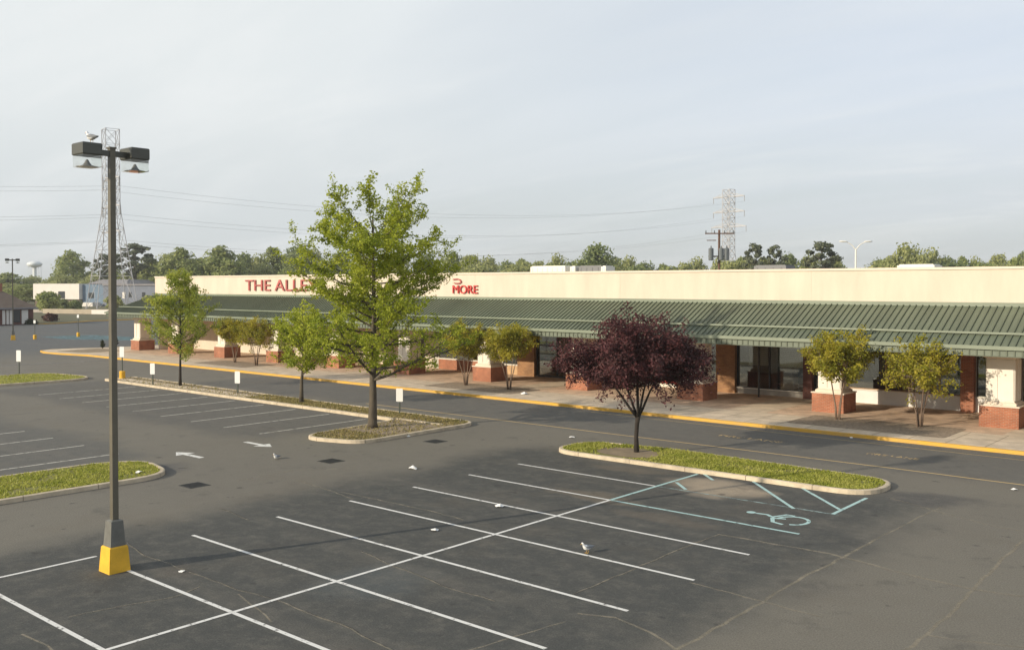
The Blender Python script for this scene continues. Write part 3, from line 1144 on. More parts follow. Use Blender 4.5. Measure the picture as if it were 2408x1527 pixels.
GM = 'crape myrtles in the walkway beds'
my = [myrtle(31, 4.6, 1.85, 4, 12500, 1.75), myrtle(32, 4.1, 1.8, 5, 7500, 1.5), myrtle(33, 4.4, 1.75, 4, 14000, 1.75)]
place_tree('crape_myrtle', my[0], (-18.5, 46.1, WZ), 'olive-gold multi-stemmed tree in front of the second brick column from the right', group=GM)
place_tree('crape_myrtle', my[1], (-14.6, 46.2, WZ), 'thin open multi-stemmed tree before the white knee wall, just left of the rightmost column', group=GM)
place_tree('crape_myrtle', my[2], (-39.7, 45.6, WZ), 'dense round olive tree just left of the purple tree, beside a brick-based column', group=GM, rotz=1)
place_tree('crape_myrtle', my[0], (-43.6, 45.7, WZ), 'multi-stemmed olive tree right behind the right side of the tall shade tree', group=GM, rotz=2.2, scale=0.95)
place_tree('crape_myrtle', my[2], (-71.6, 46.2, WZ), 'small olive tree on the walkway between the pointed tree and the small leafy tree', group=GM, rotz=3.3, scale=0.93)
place_tree('crape_myrtle', my[1], (-67.5, 45.6, WZ), 'small green tree on the walkway behind the small leafy tree of the island', group=GM, rotz=0.7, scale=0.95)


# shrubs and background trees
def clump_tree(seed, W_, H_, base, k, n, ls, leafm, bark='bark', pine=False, flat=0.75):
    rnd = random.Random(seed)
    lb, tb_ = MB(), MB()
    th = base + (H_ - base) * 0.5
    tb_.tube([(0, 0, 0), (0.1, 0, th * 0.5), (0, 0.1, th)], [H_ * 0.028, H_ * 0.02, H_ * 0.008], 6)
    cl = []
    for i in range(k):
        f_ = (i + 0.5) / k
        z = base + (H_ - base) * (f_ * 0.92 + 0.04)
        env = sin(pi * min(1, 0.18 + 0.80 * f_)) ** 0.7 if not pine else (0.35 + 0.65 * sin(pi * (0.1 + 0.85 * f_)))
        a_ = i * 2.39996 + rnd.uniform(-.4, .4)
        r_ = W_ / 2 * env * rnd.uniform(0.25, 0.78)
        rad = W_ * (0.13 if pine else 0.17) * rnd.uniform(0.7, 1.3)
        c_ = Vector((cos(a_) * r_, sin(a_) * r_, z))
        cl.append((c_, rad))
        tb_.tube([(0, 0, max(0.3 * base, z - r_ * 0.7 - 0.5)), tuple(c_)], [H_ * 0.007, 0.03], 4, cap=False)
    for _ in range(n):
        c_, rad = cl[int(rnd.random() * k)]
        d = Vector((rnd.gauss(0, 1), rnd.gauss(0, 1), rnd.gauss(0.2, 1))).normalized()
        p = c_ + Vector((d.x, d.y, d.z * (0.55 if pine else flat))) * rad * (rnd.random() ** 0.35) * rnd.uniform(0.8, 1.15)
        o_ = (Vector((c_.x, c_.y, 0)).normalized() * 0.6 + d)
        leaf(lb, p, ls * rnd.uniform(0.5, 1.4), rnd, (o_.x, o_.y, o_.z * 0.7 + 0.1), 0.7)
    return tb_.mesh('trunk', bark, True), lb.mesh('crown', leafm)


BG = {'round': clump_tree(41, 12, 14, 2.5, 34, 3400, 0.75, 'far_leaf'), 'wide': clump_tree(42, 16, 13, 2, 40, 3600, 0.8, 'far_leaf_light'),
      'dense': clump_tree(43, 13, 15, 2.5, 38, 3800, 0.75, 'far_leaf_dark'), 'tall': clump_tree(44, 9, 16, 3, 30, 2800, 0.7, 'far_leaf'),
      'pine': clump_tree(45, 9, 18, 8.5, 22, 2400, 0.7, 'pine_leaf', 'bark', True), 'pale': clump_tree(46, 14, 12, 2, 34, 3000, 0.8, 'far_leaf_light')}
BH = {'round': 14.3, 'wide': 13.2, 'dense': 15.3, 'tall': 16.2, 'pine': 18.0, 'pale': 12.2}
BW = {'round': 12, 'wide': 16, 'dense': 13, 'tall': 9, 'pine': 9, 'pale': 14}


def bgtree(kind, u, vtop, wpx, d, label, group=None):
    p = F(u, d, -0.06)
    H_ = ZT(vtop, d)
    sz = H_ / BH[kind]
    sx = (wpx * 1.25 / FPX * d) / BW[kind]
    nm = 'pine_tree' if kind == 'pine' else 'broadleaf_tree'
    return place_tree(nm, BG[kind], p, label, 'tree', group, R.uniform(0, 6.28), (sx, sx, sz))


bgtree('round', 168, 591, 82, 400, 'single round green tree above the white end of the far warehouse')
bgtree('pine', 318, 573, 92, 330, 'large dark pine right behind the lattice tower, left of the roof')
bgtree('pine', 246, 596, 52, 345, 'smaller dark pine half hidden by the near lamp pole')
bgtree('round', 428, 585, 95, 330, 'rounded green tree on the skyline above the left end of the cream wall')
bgtree('round', 516, 580, 105, 330, 'second rounded green tree on the skyline, above the pointed tree')
bgtree('tall', 640, 579, 60, 360, 'narrow grey-green tree on the skyline just left of the tall shade tree')
bgtree('dense', 702, 582, 95, 350, 'dark rounded skyline tree touching the left edge of the tall shade tree crown')
bgtree('dense', 1403, 578, 112, 260, 'prominent round tree rising above the middle of the roof line')
bgtree('pine', 1775, 572, 56, 250, 'left one of two slim pines right of the second lattice tower')
bgtree('pine', 1819, 576, 50, 250, 'right one of two slim pines right of the second lattice tower')
bgtree('pine', 1934, 568, 84, 230, 'broad dark pine left of the white twin street light')
bgtree('pale', 2130, 583, 105, 260, 'pale round tree above the roof right of the white twin street light')
GT = 'trees of the distant treeline'
rows = [(-30, 648, 90, 420), (20, 642, 100, 420), (75, 652, 70, 430), (120, 656, 70, 400), (60, 668, 90, 330), (150, 650, 80, 380), (215, 640, 50, 400), (270, 630, 60, 380), (20, 668, 90, 345), (225, 648, 90, 370)]
for i, (u, v, wp, d) in enumerate(rows):
    bgtree(['wide', 'round', 'pale'][i % 3], u, v, wp, d, 'low green tree in the distant row at the left edge', GT + ' at the left')
rows = [(365, 612, 60, 330), (392, 602, 60, 370), (470, 605, 70, 380), (575, 598, 70, 350), (608, 606, 60, 350), (670, 600, 60, 370), (735, 590, 80, 380), (545, 612, 80, 320), (800, 596, 80, 370), (335, 622, 80, 360), (450, 622, 80, 340), (620, 624, 90, 340), (300, 640, 80, 370), (545, 626, 90, 330), (490, 628, 90, 335), (690, 622, 90, 330), (390, 628, 90, 350), (760, 618, 90, 330)]
for i, (u, v, wp, d) in enumerate(rows):
    bgtree(['round', 'wide', 'tall', 'dense', 'pale'][i % 5], u, v, wp, d, 'green tree in the skyline row above the left half of the roof', GT + ' behind the left of the roof')
rows = [(860, 600, 80, 360), (930, 596, 90, 360), (1000, 598, 80, 370), (1065, 594, 80, 350), (1105, 604, 80, 330), (1150, 610, 70, 330), (1190, 616, 60, 300), (1225, 610, 60, 330), (1265, 618, 60, 300), (1308, 605, 62, 320), (1345, 616, 60, 300), (1365, 612, 50, 330), (1445, 612, 70, 320), (1478, 610, 60, 330), (1515, 619, 70, 300), (1560, 622, 60, 300), (1610, 622, 70, 280), (1640, 612, 60, 320), (1400, 622, 120, 290), (1290, 624, 120, 290), (1210, 626, 120, 290), (1130, 626, 110, 290), (1500, 627, 120, 290), (1575, 628, 110, 280), (1240, 620, 90, 310)]
for i, (u, v, wp, d) in enumerate(rows):
    bgtree(['wide', 'pale', 'dense', 'round'][i % 4], u, v, wp, d, 'green treetop showing over the middle of the cream wall', GT + ' behind the middle of the roof')
rows = [(1740, 606, 50, 290), (1755, 614, 70, 260), (1800, 612, 60, 250), (1855, 599, 60, 270), (1890, 606, 50, 270), (1905, 610, 70, 240), (1965, 606, 50, 240), (2065, 612, 60, 280), (2085, 607, 70, 270), (2190, 593, 70, 270), (2165, 604, 60, 250), (2225, 607, 60, 270), (2262, 605, 60, 270), (2290, 612, 50, 270), (2345, 603, 70, 270), (2410, 594, 60, 270), (2385, 608, 60, 260), (1690, 614, 60, 300), (1720, 618, 110, 260), (1830, 620, 120, 255), (1960, 620, 100, 250), (2080, 621, 120, 265), (2150, 616, 120, 265), (2230, 618, 120, 265), (2310, 619, 120, 265), (2390, 617, 110, 265)]
for i, (u, v, wp, d) in enumerate(rows):
    bgtree(['round', 'pale', 'wide', 'dense'][i % 4], u, v, wp, d, 'green treetop showing over the right part of the cream wall', GT + ' behind the right of the roof')


def shrub(name, m, u, v, wpx, hpx, label, seed, n=1800, group=None, z=-0.06, ls=None):
    p = G(u, v, z)
    d = FH.dot(p)
    W_, H_ = wpx / FPX * d, hpx / FPX * d
    t_, c_ = clump_tree(seed, W_, H_, H_ * 0.1, 16, n, ls or W_ * 0.1, m, 'bark_dark')
    return place_tree(name, (t_, c_), p, label, 'shrub', group)


shrub('shrub', 'far_leaf', 112, 731, 66, 42, 'tall green bush in front of the white warehouse wall', 51)
shrub('shrub', 'far_leaf_dark', 150, 729, 40, 24, 'low dark green bush between the tall bush and the blue wall', 52)
shrub('shrub', 'far_leaf_dark', 178, 728, 44, 20, 'dark low bush below the blue wall of the warehouse', 53)
shrub('shrub', 'far_leaf_light', 268, 729, 50, 34, 'olive bush at the foot of the lattice tower', 54)
shrub('shrub', 'shrub_red', 118, 755, 42, 16, 'reddish brown hedge bush right of the small brick building', 55)
shrub('shrub', 'shrub_dark', 70, 763, 44, 10, 'dark clipped bush at the foot of the small brick building', 56)
shrub('shrub', 'shrub_dark', 241, 819, 16, 20, 'small dark bush left of the near lamp pole at the walkway end', 57, 900, z=WZ)
shrub('shrub', 'shrub_dark', 271, 815, 20, 26, 'dark bush right of the near lamp pole at the walkway end', 58, 900, z=WZ)
shrub('shrub', 'far_leaf_light', 350, 727, 60, 26, 'brushy olive growth behind the left end of the green canopy', 59)

# ------------------------------------------------------------------ shopping centre
LO = Vector((-40, 50, 0))
mall = empty('shopping_center', LO)
tag(mall, 'long low shopping center with cream parapet, green ribbed metal canopy and brick-based columns', 'shopping center')


def mp(b, name, mats, smooth=False):
    return b.build(name, mats, mall, LO, (0, 0, 0), smooth)


XL, XR = -92.0, 14.0
PT = 7.70
b = MB()
b.box(XL, XR, 50.0, 50.35, 3.7, PT - 0.12)                       # front parapet
b.box(XL, XL + 0.35, 50.35, 90, 0.15, PT - 0.12)                  # left flank
b.box(XR - 0.35, XR, 50.35, 90, 0.15, PT - 0.12)
b.box(XL, XR, 90, 90.35, 0.15, PT - 0.12)
mp(b, 'parapet_wall', 'cream_stucco')
jo = MB()
for x in (-84.5, -72, -59.4, -46.8, -34.2, -21.6, -9, 3.6):
    mp(MB().box(x, x + 0.02, 49.994, 50.0, 5.95, PT - 0.12), 'wall_joint', 'cream_joint')
b = MB()
b.box(XL - 0.05, XR + 0.05, 49.94, 50.45, PT - 0.12, PT)
b.box(XL - 0.05, XL + 0.45, 50.45, 90.4, PT - 0.12, PT)
mp(b, 'coping', 'cream_trim')
b = MB()
b.box(XL, XR, 49.97, 50.0, 5.76, 5.96)
mp(b, 'flashing', 'gutter_green')
mp(MB().box(XL + .36, XR - .36, 50.36, 89.9, 6.9, 7.0), 'flat_roof', 'roofing')

# canopy roof: ribbed slope, hip at the left end
EY, EZ, RY, RZ = 46.5, 4.02, 49.97, 5.76
XE = -95.5
EYB = 68.0
b = MB()
b.add([(XE, EY, EZ), (XR, EY, EZ), (XR, RY, RZ), (XL, RY, RZ)], [(0, 1, 2, 3)])
b.add([(XE, EYB, EZ), (XE, EY, EZ), (XL, RY, RZ), (XL, EYB, RZ)], [(0, 1, 2, 3)])
b.add([(XE, EY, EZ - .02), (XR, EY, EZ - .02), (XR, RY, RZ - .4), (XL, RY, RZ - .4)], [(3, 2, 1, 0)])
sl = (RZ - EZ) / (RY - EY)
SP = 0.315
nseam = int((XR - XE) / SP)
nv = Vector((0, -sl, 1)).normalized() * 0.055
for i in range(nseam):
    x = XE + SP * i + 0.1
    y1 = RY if x > XL else EY + (x - XE) / (XL - XE) * (RY - EY)
    if y1 - EY < 0.1:
        continue
    z1 = EZ + (y1 - EY) * sl
    hw = 0.022
    b.add([(x - hw, EY, EZ), (x + hw, EY, EZ), (x + hw, y1, z1), (x - hw, y1, z1)] +
          [(x - hw, EY + nv.y, EZ + nv.z), (x + hw, EY + nv.y, EZ + nv.z), (x + hw, y1 + nv.y, z1 + nv.z), (x - hw, y1 + nv.y, z1 + nv.z)],
          [(4, 5, 6, 7), (0, 4, 7, 3), (1, 2, 6, 5), (0, 1, 5, 4)], 1)
sl2 = (RZ - EZ) / (XL - XE)
for i in range(int((EYB - EY) / SP)):
    y = EY + SP * i + 0.1
    x1 = XL if y > RY else XE + (y - EY) / (RY - EY) * (XL - XE)
    b.bar((XE, y, EZ + 0.02), (x1, y, EZ + (x1 - XE) * sl2 + 0.02), 0.045, 0.06, 1)
b.bar((XE, EY, EZ + 0.02), (XL, RY, RZ + 0.02), 0.12, 0.08, 1)
mp(b, 'canopy_roof', ['roof_green', 'seam_shadow_green'])
b = MB()
ry, rz = 47.46, EZ + (47.46 - EY) * sl
b.box(XE + 0.9, XR, ry - 0.05, ry + 0.07, rz + 0.05, rz + 0.14)
mp(b, 'snow_rail', 'gutter_green')
b = MB()
b.box(XE - 0.1, XR, EY - 0.14, EY + 0.02, EZ - 0.12, EZ + 0.05)
b.box(XE - 0.12, XE + 0.02, EY + 0.02, EYB, EZ - 0.12, EZ + 0.05)
mp(b, 'gutter', 'gutter_green')
b = MB()
b.box(XE, XR, EY, EY + 0.06, 3.62, EZ - 0.12)
b.box(XE, XE + 0.06, EY + 0.06, EYB, 3.62, EZ - 0.12)
for i in range(nseam):
    x = XE + SP * i + 0.1
    b.box(x - 0.03, x + 0.03, EY - 0.035, EY, 3.63, EZ - 0.122, 1)
b.box(XE, XR, EY - 0.03, EY + 0.08, 3.58, 3.62, 1)
mp(b, 'fascia', ['fascia_green', 'seam_shadow_green'])
b = MB().box(XE + .08, XR, EY + .08, 53.7, 3.6, 3.64)
b.box(XE + .08, XL, 53.7, EYB, 3.6, 3.64)
mp(b, 'soffit', 'soffit')

# columns
CX = [-11.72 - 8.2 * i for i in range(10)] + [-92.9]
CYC = 49.1


def column_parts(x):
    b = MB()
    b.box(-0.60, 0.60, -0.60, 0.60, 1.36, 3.36)
    for s_ in (-1, 1):          # raised pilaster panels on each face
        b.box(s_ * 0.34 - 0.22, s_ * 0.34 + 0.22, -0.63, -0.6, 1.42, 3.30)
        b.box(0.6, 0.63, s_ * 0.34 - 0.22, s_ * 0.34 + 0.22, 1.42, 3.30)
        b.box(-0.63, -0.6, s_ * 0.34 - 0.22, s_ * 0.34 + 0.22, 1.42, 3.30)
    c_ = b.build('column', 'warm_white', mall, loc=Vector((x, CYC, 0)) - LO)
    MB().box(-0.85, 0.85, -0.85, 0.85, 0.15, 1.13).build('brick_base', 'brick', c_)
    m_ = MB().box(-0.89, 0.89, -0.89, 0.89, 1.13, 1.19)
    m_.box(-0.72, 0.72, -0.72, 0.72, 1.19, 1.30)
    m_.frustum(0, 0, 1.30, 1.36, 0.70, 0.63)
    m_.build('base_moulding', 'cream_trim', c_)
    m_ = MB().frustum(0, 0, 3.36, 3.42, 0.62, 0.70)
    m_.box(-0.74, 0.74, -0.74, 0.74, 3.42, 3.56)
    m_.build('cap', 'cream_trim', c_)
    return c_


c0 = column_parts(CX[0])
for x in CX[1:]:
    c_ = copy_tree(c0, mall)
    c_.location = Vector((x, CYC, 0)) - LO
c_ = copy_tree(c0, mall)
c_.location = Vector((-92.9, 57.5, 0)) - LO

# storefront: room shell behind the glass
SY = 53.5
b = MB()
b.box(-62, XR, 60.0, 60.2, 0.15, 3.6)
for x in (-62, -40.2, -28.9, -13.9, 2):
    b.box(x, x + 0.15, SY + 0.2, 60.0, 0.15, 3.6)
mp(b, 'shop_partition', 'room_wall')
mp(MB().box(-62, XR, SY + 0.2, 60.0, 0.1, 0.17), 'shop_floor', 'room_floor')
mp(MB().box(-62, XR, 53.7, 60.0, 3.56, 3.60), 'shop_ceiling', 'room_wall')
# cream wall of the left half, brick piers, knee walls
b = MB()
for (x0, x1) in ((-91.64, -80.2), (-78.6, -73.2), (-71.4, -65.0), (-63.2, -58.0), (-55.6, -54.6)):
    b.box(x0, x1, SY, SY + 0.2, 0.15, 3.6)
for (x0, x1) in ((-80.2, -78.6), (-73.2, -71.4), (-65.0, -63.2)):
    b.box(x0, x1, SY, SY + 0.2, 2.45, 3.6)
mp(b, 'shop_wall', 'cream_stucco')


def door(x0, x1, m='white_paint'):
    d = MB().box(x0, x1, SY + 0.06, SY + 0.12, 0.15, 2.45)
    d.box(x0, x0 + 0.07, SY + 0.01, SY + 0.06, 0.15, 2.45)
    d.box(x1 - 0.07, x1, SY + 0.01, SY + 0.06, 0.15, 2.45)
    d.box(x0 + 0.07, x1 - 0.07, SY + 0.01, SY + 0.06, 2.36, 2.45)
    o = mp(d, 'door', m)
    MB().box(x1 - 0.25, x1 - 0.2, SY - 0.03, SY + 0.06, 1.05, 1.3).build('handle', 'frame_dark', o, LO, (0, 0, 0))


door(-80.2, -78.6, 'soffit')
door(-73.2, -71.4, 'soffit')
door(-65.0, -63.2, 'soffit')
door(-54.6, -54.0, 'frame_alu')
for (x0, x1, m, y0) in ((-29.15, -27.85, 'tan_brick', 53.2), (-14.75, -14.1, 'brick', 53.1), (-12.35, -11.9, 'dark_brick', 53.2), (-45.5, -43.9, 'tan_brick', 53.2), (-23.45, -22.9, 'dark_brick', 53.2)):
    mp(MB().box(x0, x1, y0, SY + 0.2, 0.15, 3.6), 'brick_pier', m)


def window(x0, x1, sill, mull, fm, knee=None, transom=None, top=3.4, fw=0.07):
    """frame, one pane per bay, sill and knee wall"""
    fr = MB()
    fr.box(x0, x1, SY - 0.02, SY + 0.10, top, 3.6)
    fr.box(x0, x1, SY - 0.02, SY + 0.10, sill, sill + fw)
    xs = [x0] + mull + [x1]
    for x in xs:
        fr.box(x - fw / 2, x + fw / 2, SY - 0.03, SY + 0.10, sill + fw, top)
    if transom:
        for a_, b_ in zip(xs[:-1], xs[1:]):
            fr.box(a_ + fw / 2, b_ - fw / 2, SY - 0.02, SY + 0.08, transom, transom + fw)
    o = mp(fr, 'window', fm)
    for a_, b_ in zip(xs[:-1], xs[1:]):
        MB().box(a_ + fw / 2, b_ - fw / 2, SY + 0.03, SY + 0.045, sill + fw, top).build('pane', 'pane', o, LO, (0, 0, 0))
    if knee:
        MB().box(x0, x1, SY - 0.05, SY + 0.12, 0.15, sill - 0.03).build('knee_wall', knee, o, LO, (0, 0, 0))
        MB().box(x0 - 0.03, x1 + 0.03, SY - 0.12, SY + 0.12, sill - 0.03, sill + 0.02).build('sill', 'warm_white' if knee != 'red_paint' else 'red_paint', o, LO, (0, 0, 0))
    return o


window(-20.9, -14.75, 0.92, [-18.75, -17.25, -15.9], 'frame_wood', 'white_paint')
window(-14.1, -12.35, 0.92, [], 'frame_alu', 'white_paint')
window(-11.9, -2.5, 0.3, [-9, -6], 'frame_alu', 'dark_brick', transom=2.45)
window(-2.5, 8, 0.3, [1, 4], 'frame_alu', 'dark_brick', transom=2.45)
window(-27.85, -23.45, 0.50, [-25.7], 'frame_dark', 'room_wall')
o = window(-40.0, -29.15, 0.62, [-36.6, -34.3, -31.95], 'warm_white', 'warm_white')
MB().box(-36.4, -30.2, SY - 0.15, SY - 0.125, 0.42, 0.66).build('red_band', 'red_paint', o, LO, (0, 0, 0))
window(-43.9, -40.0, 0.2, [-42.0], 'frame_dark', None, transom=2.4)
window(-49.0, -45.5, 0.85, [-47.2], 'frame_alu', 'plywood')
window(-54.0, -49.0, 0.95, [-52.4, -50.7], 'frame_alu', 'brick')
window(-58.0, -55.6, 0.95, [-56.8], 'frame_alu', 'brick')
window(-22.9, -20.9, 0.25, [-21.9], 'frame_dark', None, transom=2.4)
# posts at the kerb side of the shop with the brick pier
for x in (-25.75, -29.45):
    o = mp(MB().tube([(x, 52.2, 0.15), (x, 52.2, 3.6)], 0.06, 8), 'canopy_post', 'frame_dark' if x > -27 else 'red_paint')

for (x0, x1) in ((-27.1, -25.85), (-25.2, -23.6)):
    b = MB()
    zz = 1.92
    while zz < 3.38:
        b.box(x0, x1, 53.60, 53.64, zz, zz + 0.10)
        zz += 0.115
    mp(b, 'window_blind', 'blind')
# goods and boards left inside the shops
def inside_box(name, m, x0, x1, y0, y1, z0, z1, label, cat):
    o = MB().box(x0, x1, y0, y1, z0, z1)
    o.box(x0 - 0.015, x1 + 0.015, y0 - 0.015, y1 + 0.015, z1, z1 + 0.03)
    o = o.build(name, m, None, ((x0 + x1) / 2, (y0 + y1) / 2, z0))
    return tag(o, label, cat)


inside_box('display_counter', 'cardboard', -26.9, -26.0, 54.3, 55.0, 0.17, 1.25, 'low brown counter inside the dark framed shop window, left of the black post', 'counter')
inside_box('display_counter', 'plywood', -25.3, -24.5, 54.2, 54.9, 0.17, 1.95, 'tall tan cabinet inside the dark framed shop window, right of the black post', 'cabinet')
inside_box('display_counter', 'plywood', -18.3, -17.0, 54.1, 54.8, 0.17, 1.75, 'tan wooden cabinet behind the wooden framed window', 'cabinet')
inside_box('display_counter', 'cardboard', -16.9, -16.1, 54.2, 54.9, 0.17, 1.55, 'brown box standing behind the wooden framed window near the brick pier', 'box')
inside_box('storage_rack', 'dark_stuff', -20.4, -19.2, 56.0, 57.0, 0.17, 2.4, 'dark tall rack at the left side behind the wooden framed window', 'rack')
inside_box('storage_rack', 'dark_stuff', -15.9, -15.0, 56.0, 57.0, 0.17, 1.9, 'dark rack in the shop beside the right brick pier', 'rack')

# shop signs on the parapet: raised red letters
def wall_sign(name, body, x, z, h, wd, m, label):
    me = text_mesh(body, 1.0, 0.05)
    me.materials.clear()
    me.materials.append(MATS[m])
    xs = [v.co.x for v in me.vertices]
    ys = [v.co.y for v in me.vertices]
    sx, sy = wd / (max(xs) - min(xs)), h / (max(ys) - min(ys))
    mn = min(xs)
    for v in me.vertices:
        X_, Y_, Z_ = v.co
        v.co = ((X_ - mn) * sx, -Z_ * 1.0, Y_ * sy)
    o = bpy.data.objects.new(name, me)
    col.objects.link(o)
    o.location = (x, 49.93, z)
    tag(o, label, 'sign')
    return o


wall_sign('shop_sign', 'THE ALLEY', -75.6, 6.3, 0.98, 10.6, 'sign_red', 'weathered red letters THE ALLEY on the cream wall left of the tall tree')
o = wall_sign('shop_sign', 'MORE', -48.95, 6.2, 0.60, 2.5, 'sign_bright', 'bright red letters MORE under a small swash, on the cream wall')
sw = MB()
sp_ = [(0.02, 1.02), (0.45, 1.05), (0.75, 0.98), (0.86, 0.84), (0.7, 0.74), (0.4, 0.72), (0.15, 0.75)]
for a_, b_ in zip(sp_[:-1], sp_[1:]):
    sw.bar((a_[0], 0, a_[1]), (b_[0], 0, b_[1]), 0.06, 0.09)
sw.build('swash', 'sign_red', o)

# roof plant
def roof_unit(x0, x1, y, w_, h, m, label):
    o = MB().box(x0, x1, y, y + w_, 7.0, 7.0 + h)
    o.box(x0 + 0.1, x1 - 0.1, y + 0.1, y + w_ - 0.1, 7.0 + h, 7.0 + h + 0.06)
    nn_ = max(2, int((x1 - x0) / 0.5))
    for i in range(nn_):
        x = x0 + (i + 0.3) * (x1 - x0) / nn_
        o.box(x, x + 0.08, y - 0.03, y, 7.1, 7.0 + h - 0.1)
    return tag(o.build('rooftop_unit', m, None, ((x0 + x1) / 2, y, 7.0)), label, 'rooftop unit')


roof_unit(-49.9, -46.3, 60, 1.6, 1.3, 'hvac_white', 'long white air unit on the roof just right of the red MORE sign')
roof_unit(-45.8, -45.3, 60, 1.2, 1.26, 'hvac_white', 'small white air unit on the roof beside the long white one')
roof_unit(-45.1, -42.9, 60.2, 1.4, 1.28, 'hvac_grey', 'dark grey air unit on the roof below the round tree')
roof_unit(-42.8, -42.35, 60, 1.2, 1.24, 'hvac_white', 'small white air unit at the right end of the dark roof unit')
roof_unit(-20.4, -18.2, 60, 1.5, 1.02, 'hvac_white', 'low white skylight box on the roof right of the white twin street light')
roof_unit(-31.0, -28.6, 62, 1.5, 1.15, 'hvac_grey', 'grey air unit on the roof below the slim pines')

# ------------------------------------------------------------------ near lamp
def lamp():
    root = empty('parking_lamp', (0, 0, 0))
    b = MB()
    b.frustum(0, 0, 0.0, 0.58, 0.262, 0.222)
    b.frustum(0, 0, 0.58, 0.61, 0.222, 0.20)
    b.build('concrete_base', 'lamp_base_yellow', root)
    b = MB().frustum(0, 0, 0.61, 1.20, 0.185, 0.145)
    b.frustum(0, 0, 1.20, 1.23, 0.145, 0.09)
    b.build('base_cover', 'lamp_cover', root)
    b = MB().frustum(0, 0, 1.23, 10.02, 0.072, 0.064)
    b.frustum(0, 0, 10.02, 10.06, 0.085, 0.085)
    b.build('pole', 'pole_dark', root)
    for s_ in (-1, 1):
        MB().box(-0.05, 0.05, min(s_ * 0.36, s_ * 0.065), max(s_ * 0.36, s_ * 0.065), 9.84, 9.97).build('arm', 'lamp_housing', root)
    for s_ in (-1, 1):
        y = s_ * 0.58
        b = MB().frustum(0, y, 9.80, 9.83, 0.26, 0.28, 0, 0.21, 0.23)
        b.box(-0.28, 0.28, y - 0.23, y + 0.23, 9.83, 10.06)
        b.frustum(0, y, 10.06, 10.085, 0.28, 0.26, 0, 0.23, 0.21)
        h = b.build('lamp_head', 'lamp_housing', root)
        b = MB()
        x0, x1, y0, y1 = -0.25, 0.25, y - 0.22, y + 0.22
        z0, z1 = 9.53, 9.80
        for (c_, d_) in (((x0, y0), (x1, y0)), ((x1, y0), (x1, y1)), ((x1, y1), (x0, y1)), ((x0, y1), (x0, y0))):
            b.add([(*c_, z0), (*d_, z0), (*d_, z1), (*c_, z1)], [(0, 1, 2, 3)])
        b.add([(x0, y0, z0), (x1, y0, z0), (x1, y1, z0), (x0, y1, z0)], [(0, 3, 2, 1)])
        b.build('lens', 'lens_clear', h)
        b = MB().lathe([(0.005, 9.72), (0.03, 9.70), (0.06, 9.64), (0.10, 9.585), (0.17, 9.56), (0.245, 9.548), (0.245, 9.538)], 16, 0, y)
        b.build('reflector', 'reflector_grey', h, smooth=True)
    return root


_c = G(257, 1351)
LP = Vector((_c.x - 0.262, _c.y + 0.262, 0))
l0 = lamp()
l0.location = LP
tag(l0, 'tall dark twin-head parking lamp on a yellow concrete base, nearest to the viewer', 'lamp post')
l1 = copy_tree(l0)
p = G(31, 799)
l1.location = p
l1.rotation_euler.z = radians(-20)
tag(l1, 'distant twin-head parking lamp on a yellow base at the far left of the lot')
tag(l0, group='twin-head parking lamps')
tag(l1, group='twin-head parking lamps')


# ------------------------------------------------------------------ gulls
def loft(b, rings, n=12):
    """rings: (x, z, ry, rz)"""
    vs, fs = [], []
    for (x, z, ry_, rz_) in rings:
        for k_ in range(n):
            a_ = 2 * pi * k_ / n
            vs.append((x, cos(a_) * ry_, z + sin(a_) * rz_))
    for i in range(len(rings) - 1):
        for k_ in range(n):
            fs.append((i * n + k_, (i + 1) * n + k_, (i + 1) * n + (k_ + 1) % n, i * n + (k_ + 1) % n))
    fs.append(tuple(range(n)))
    fs.append(tuple(range(len(rings) * n - 1, (len(rings) - 1) * n - 1, -1)))
    b.add(vs, fs)


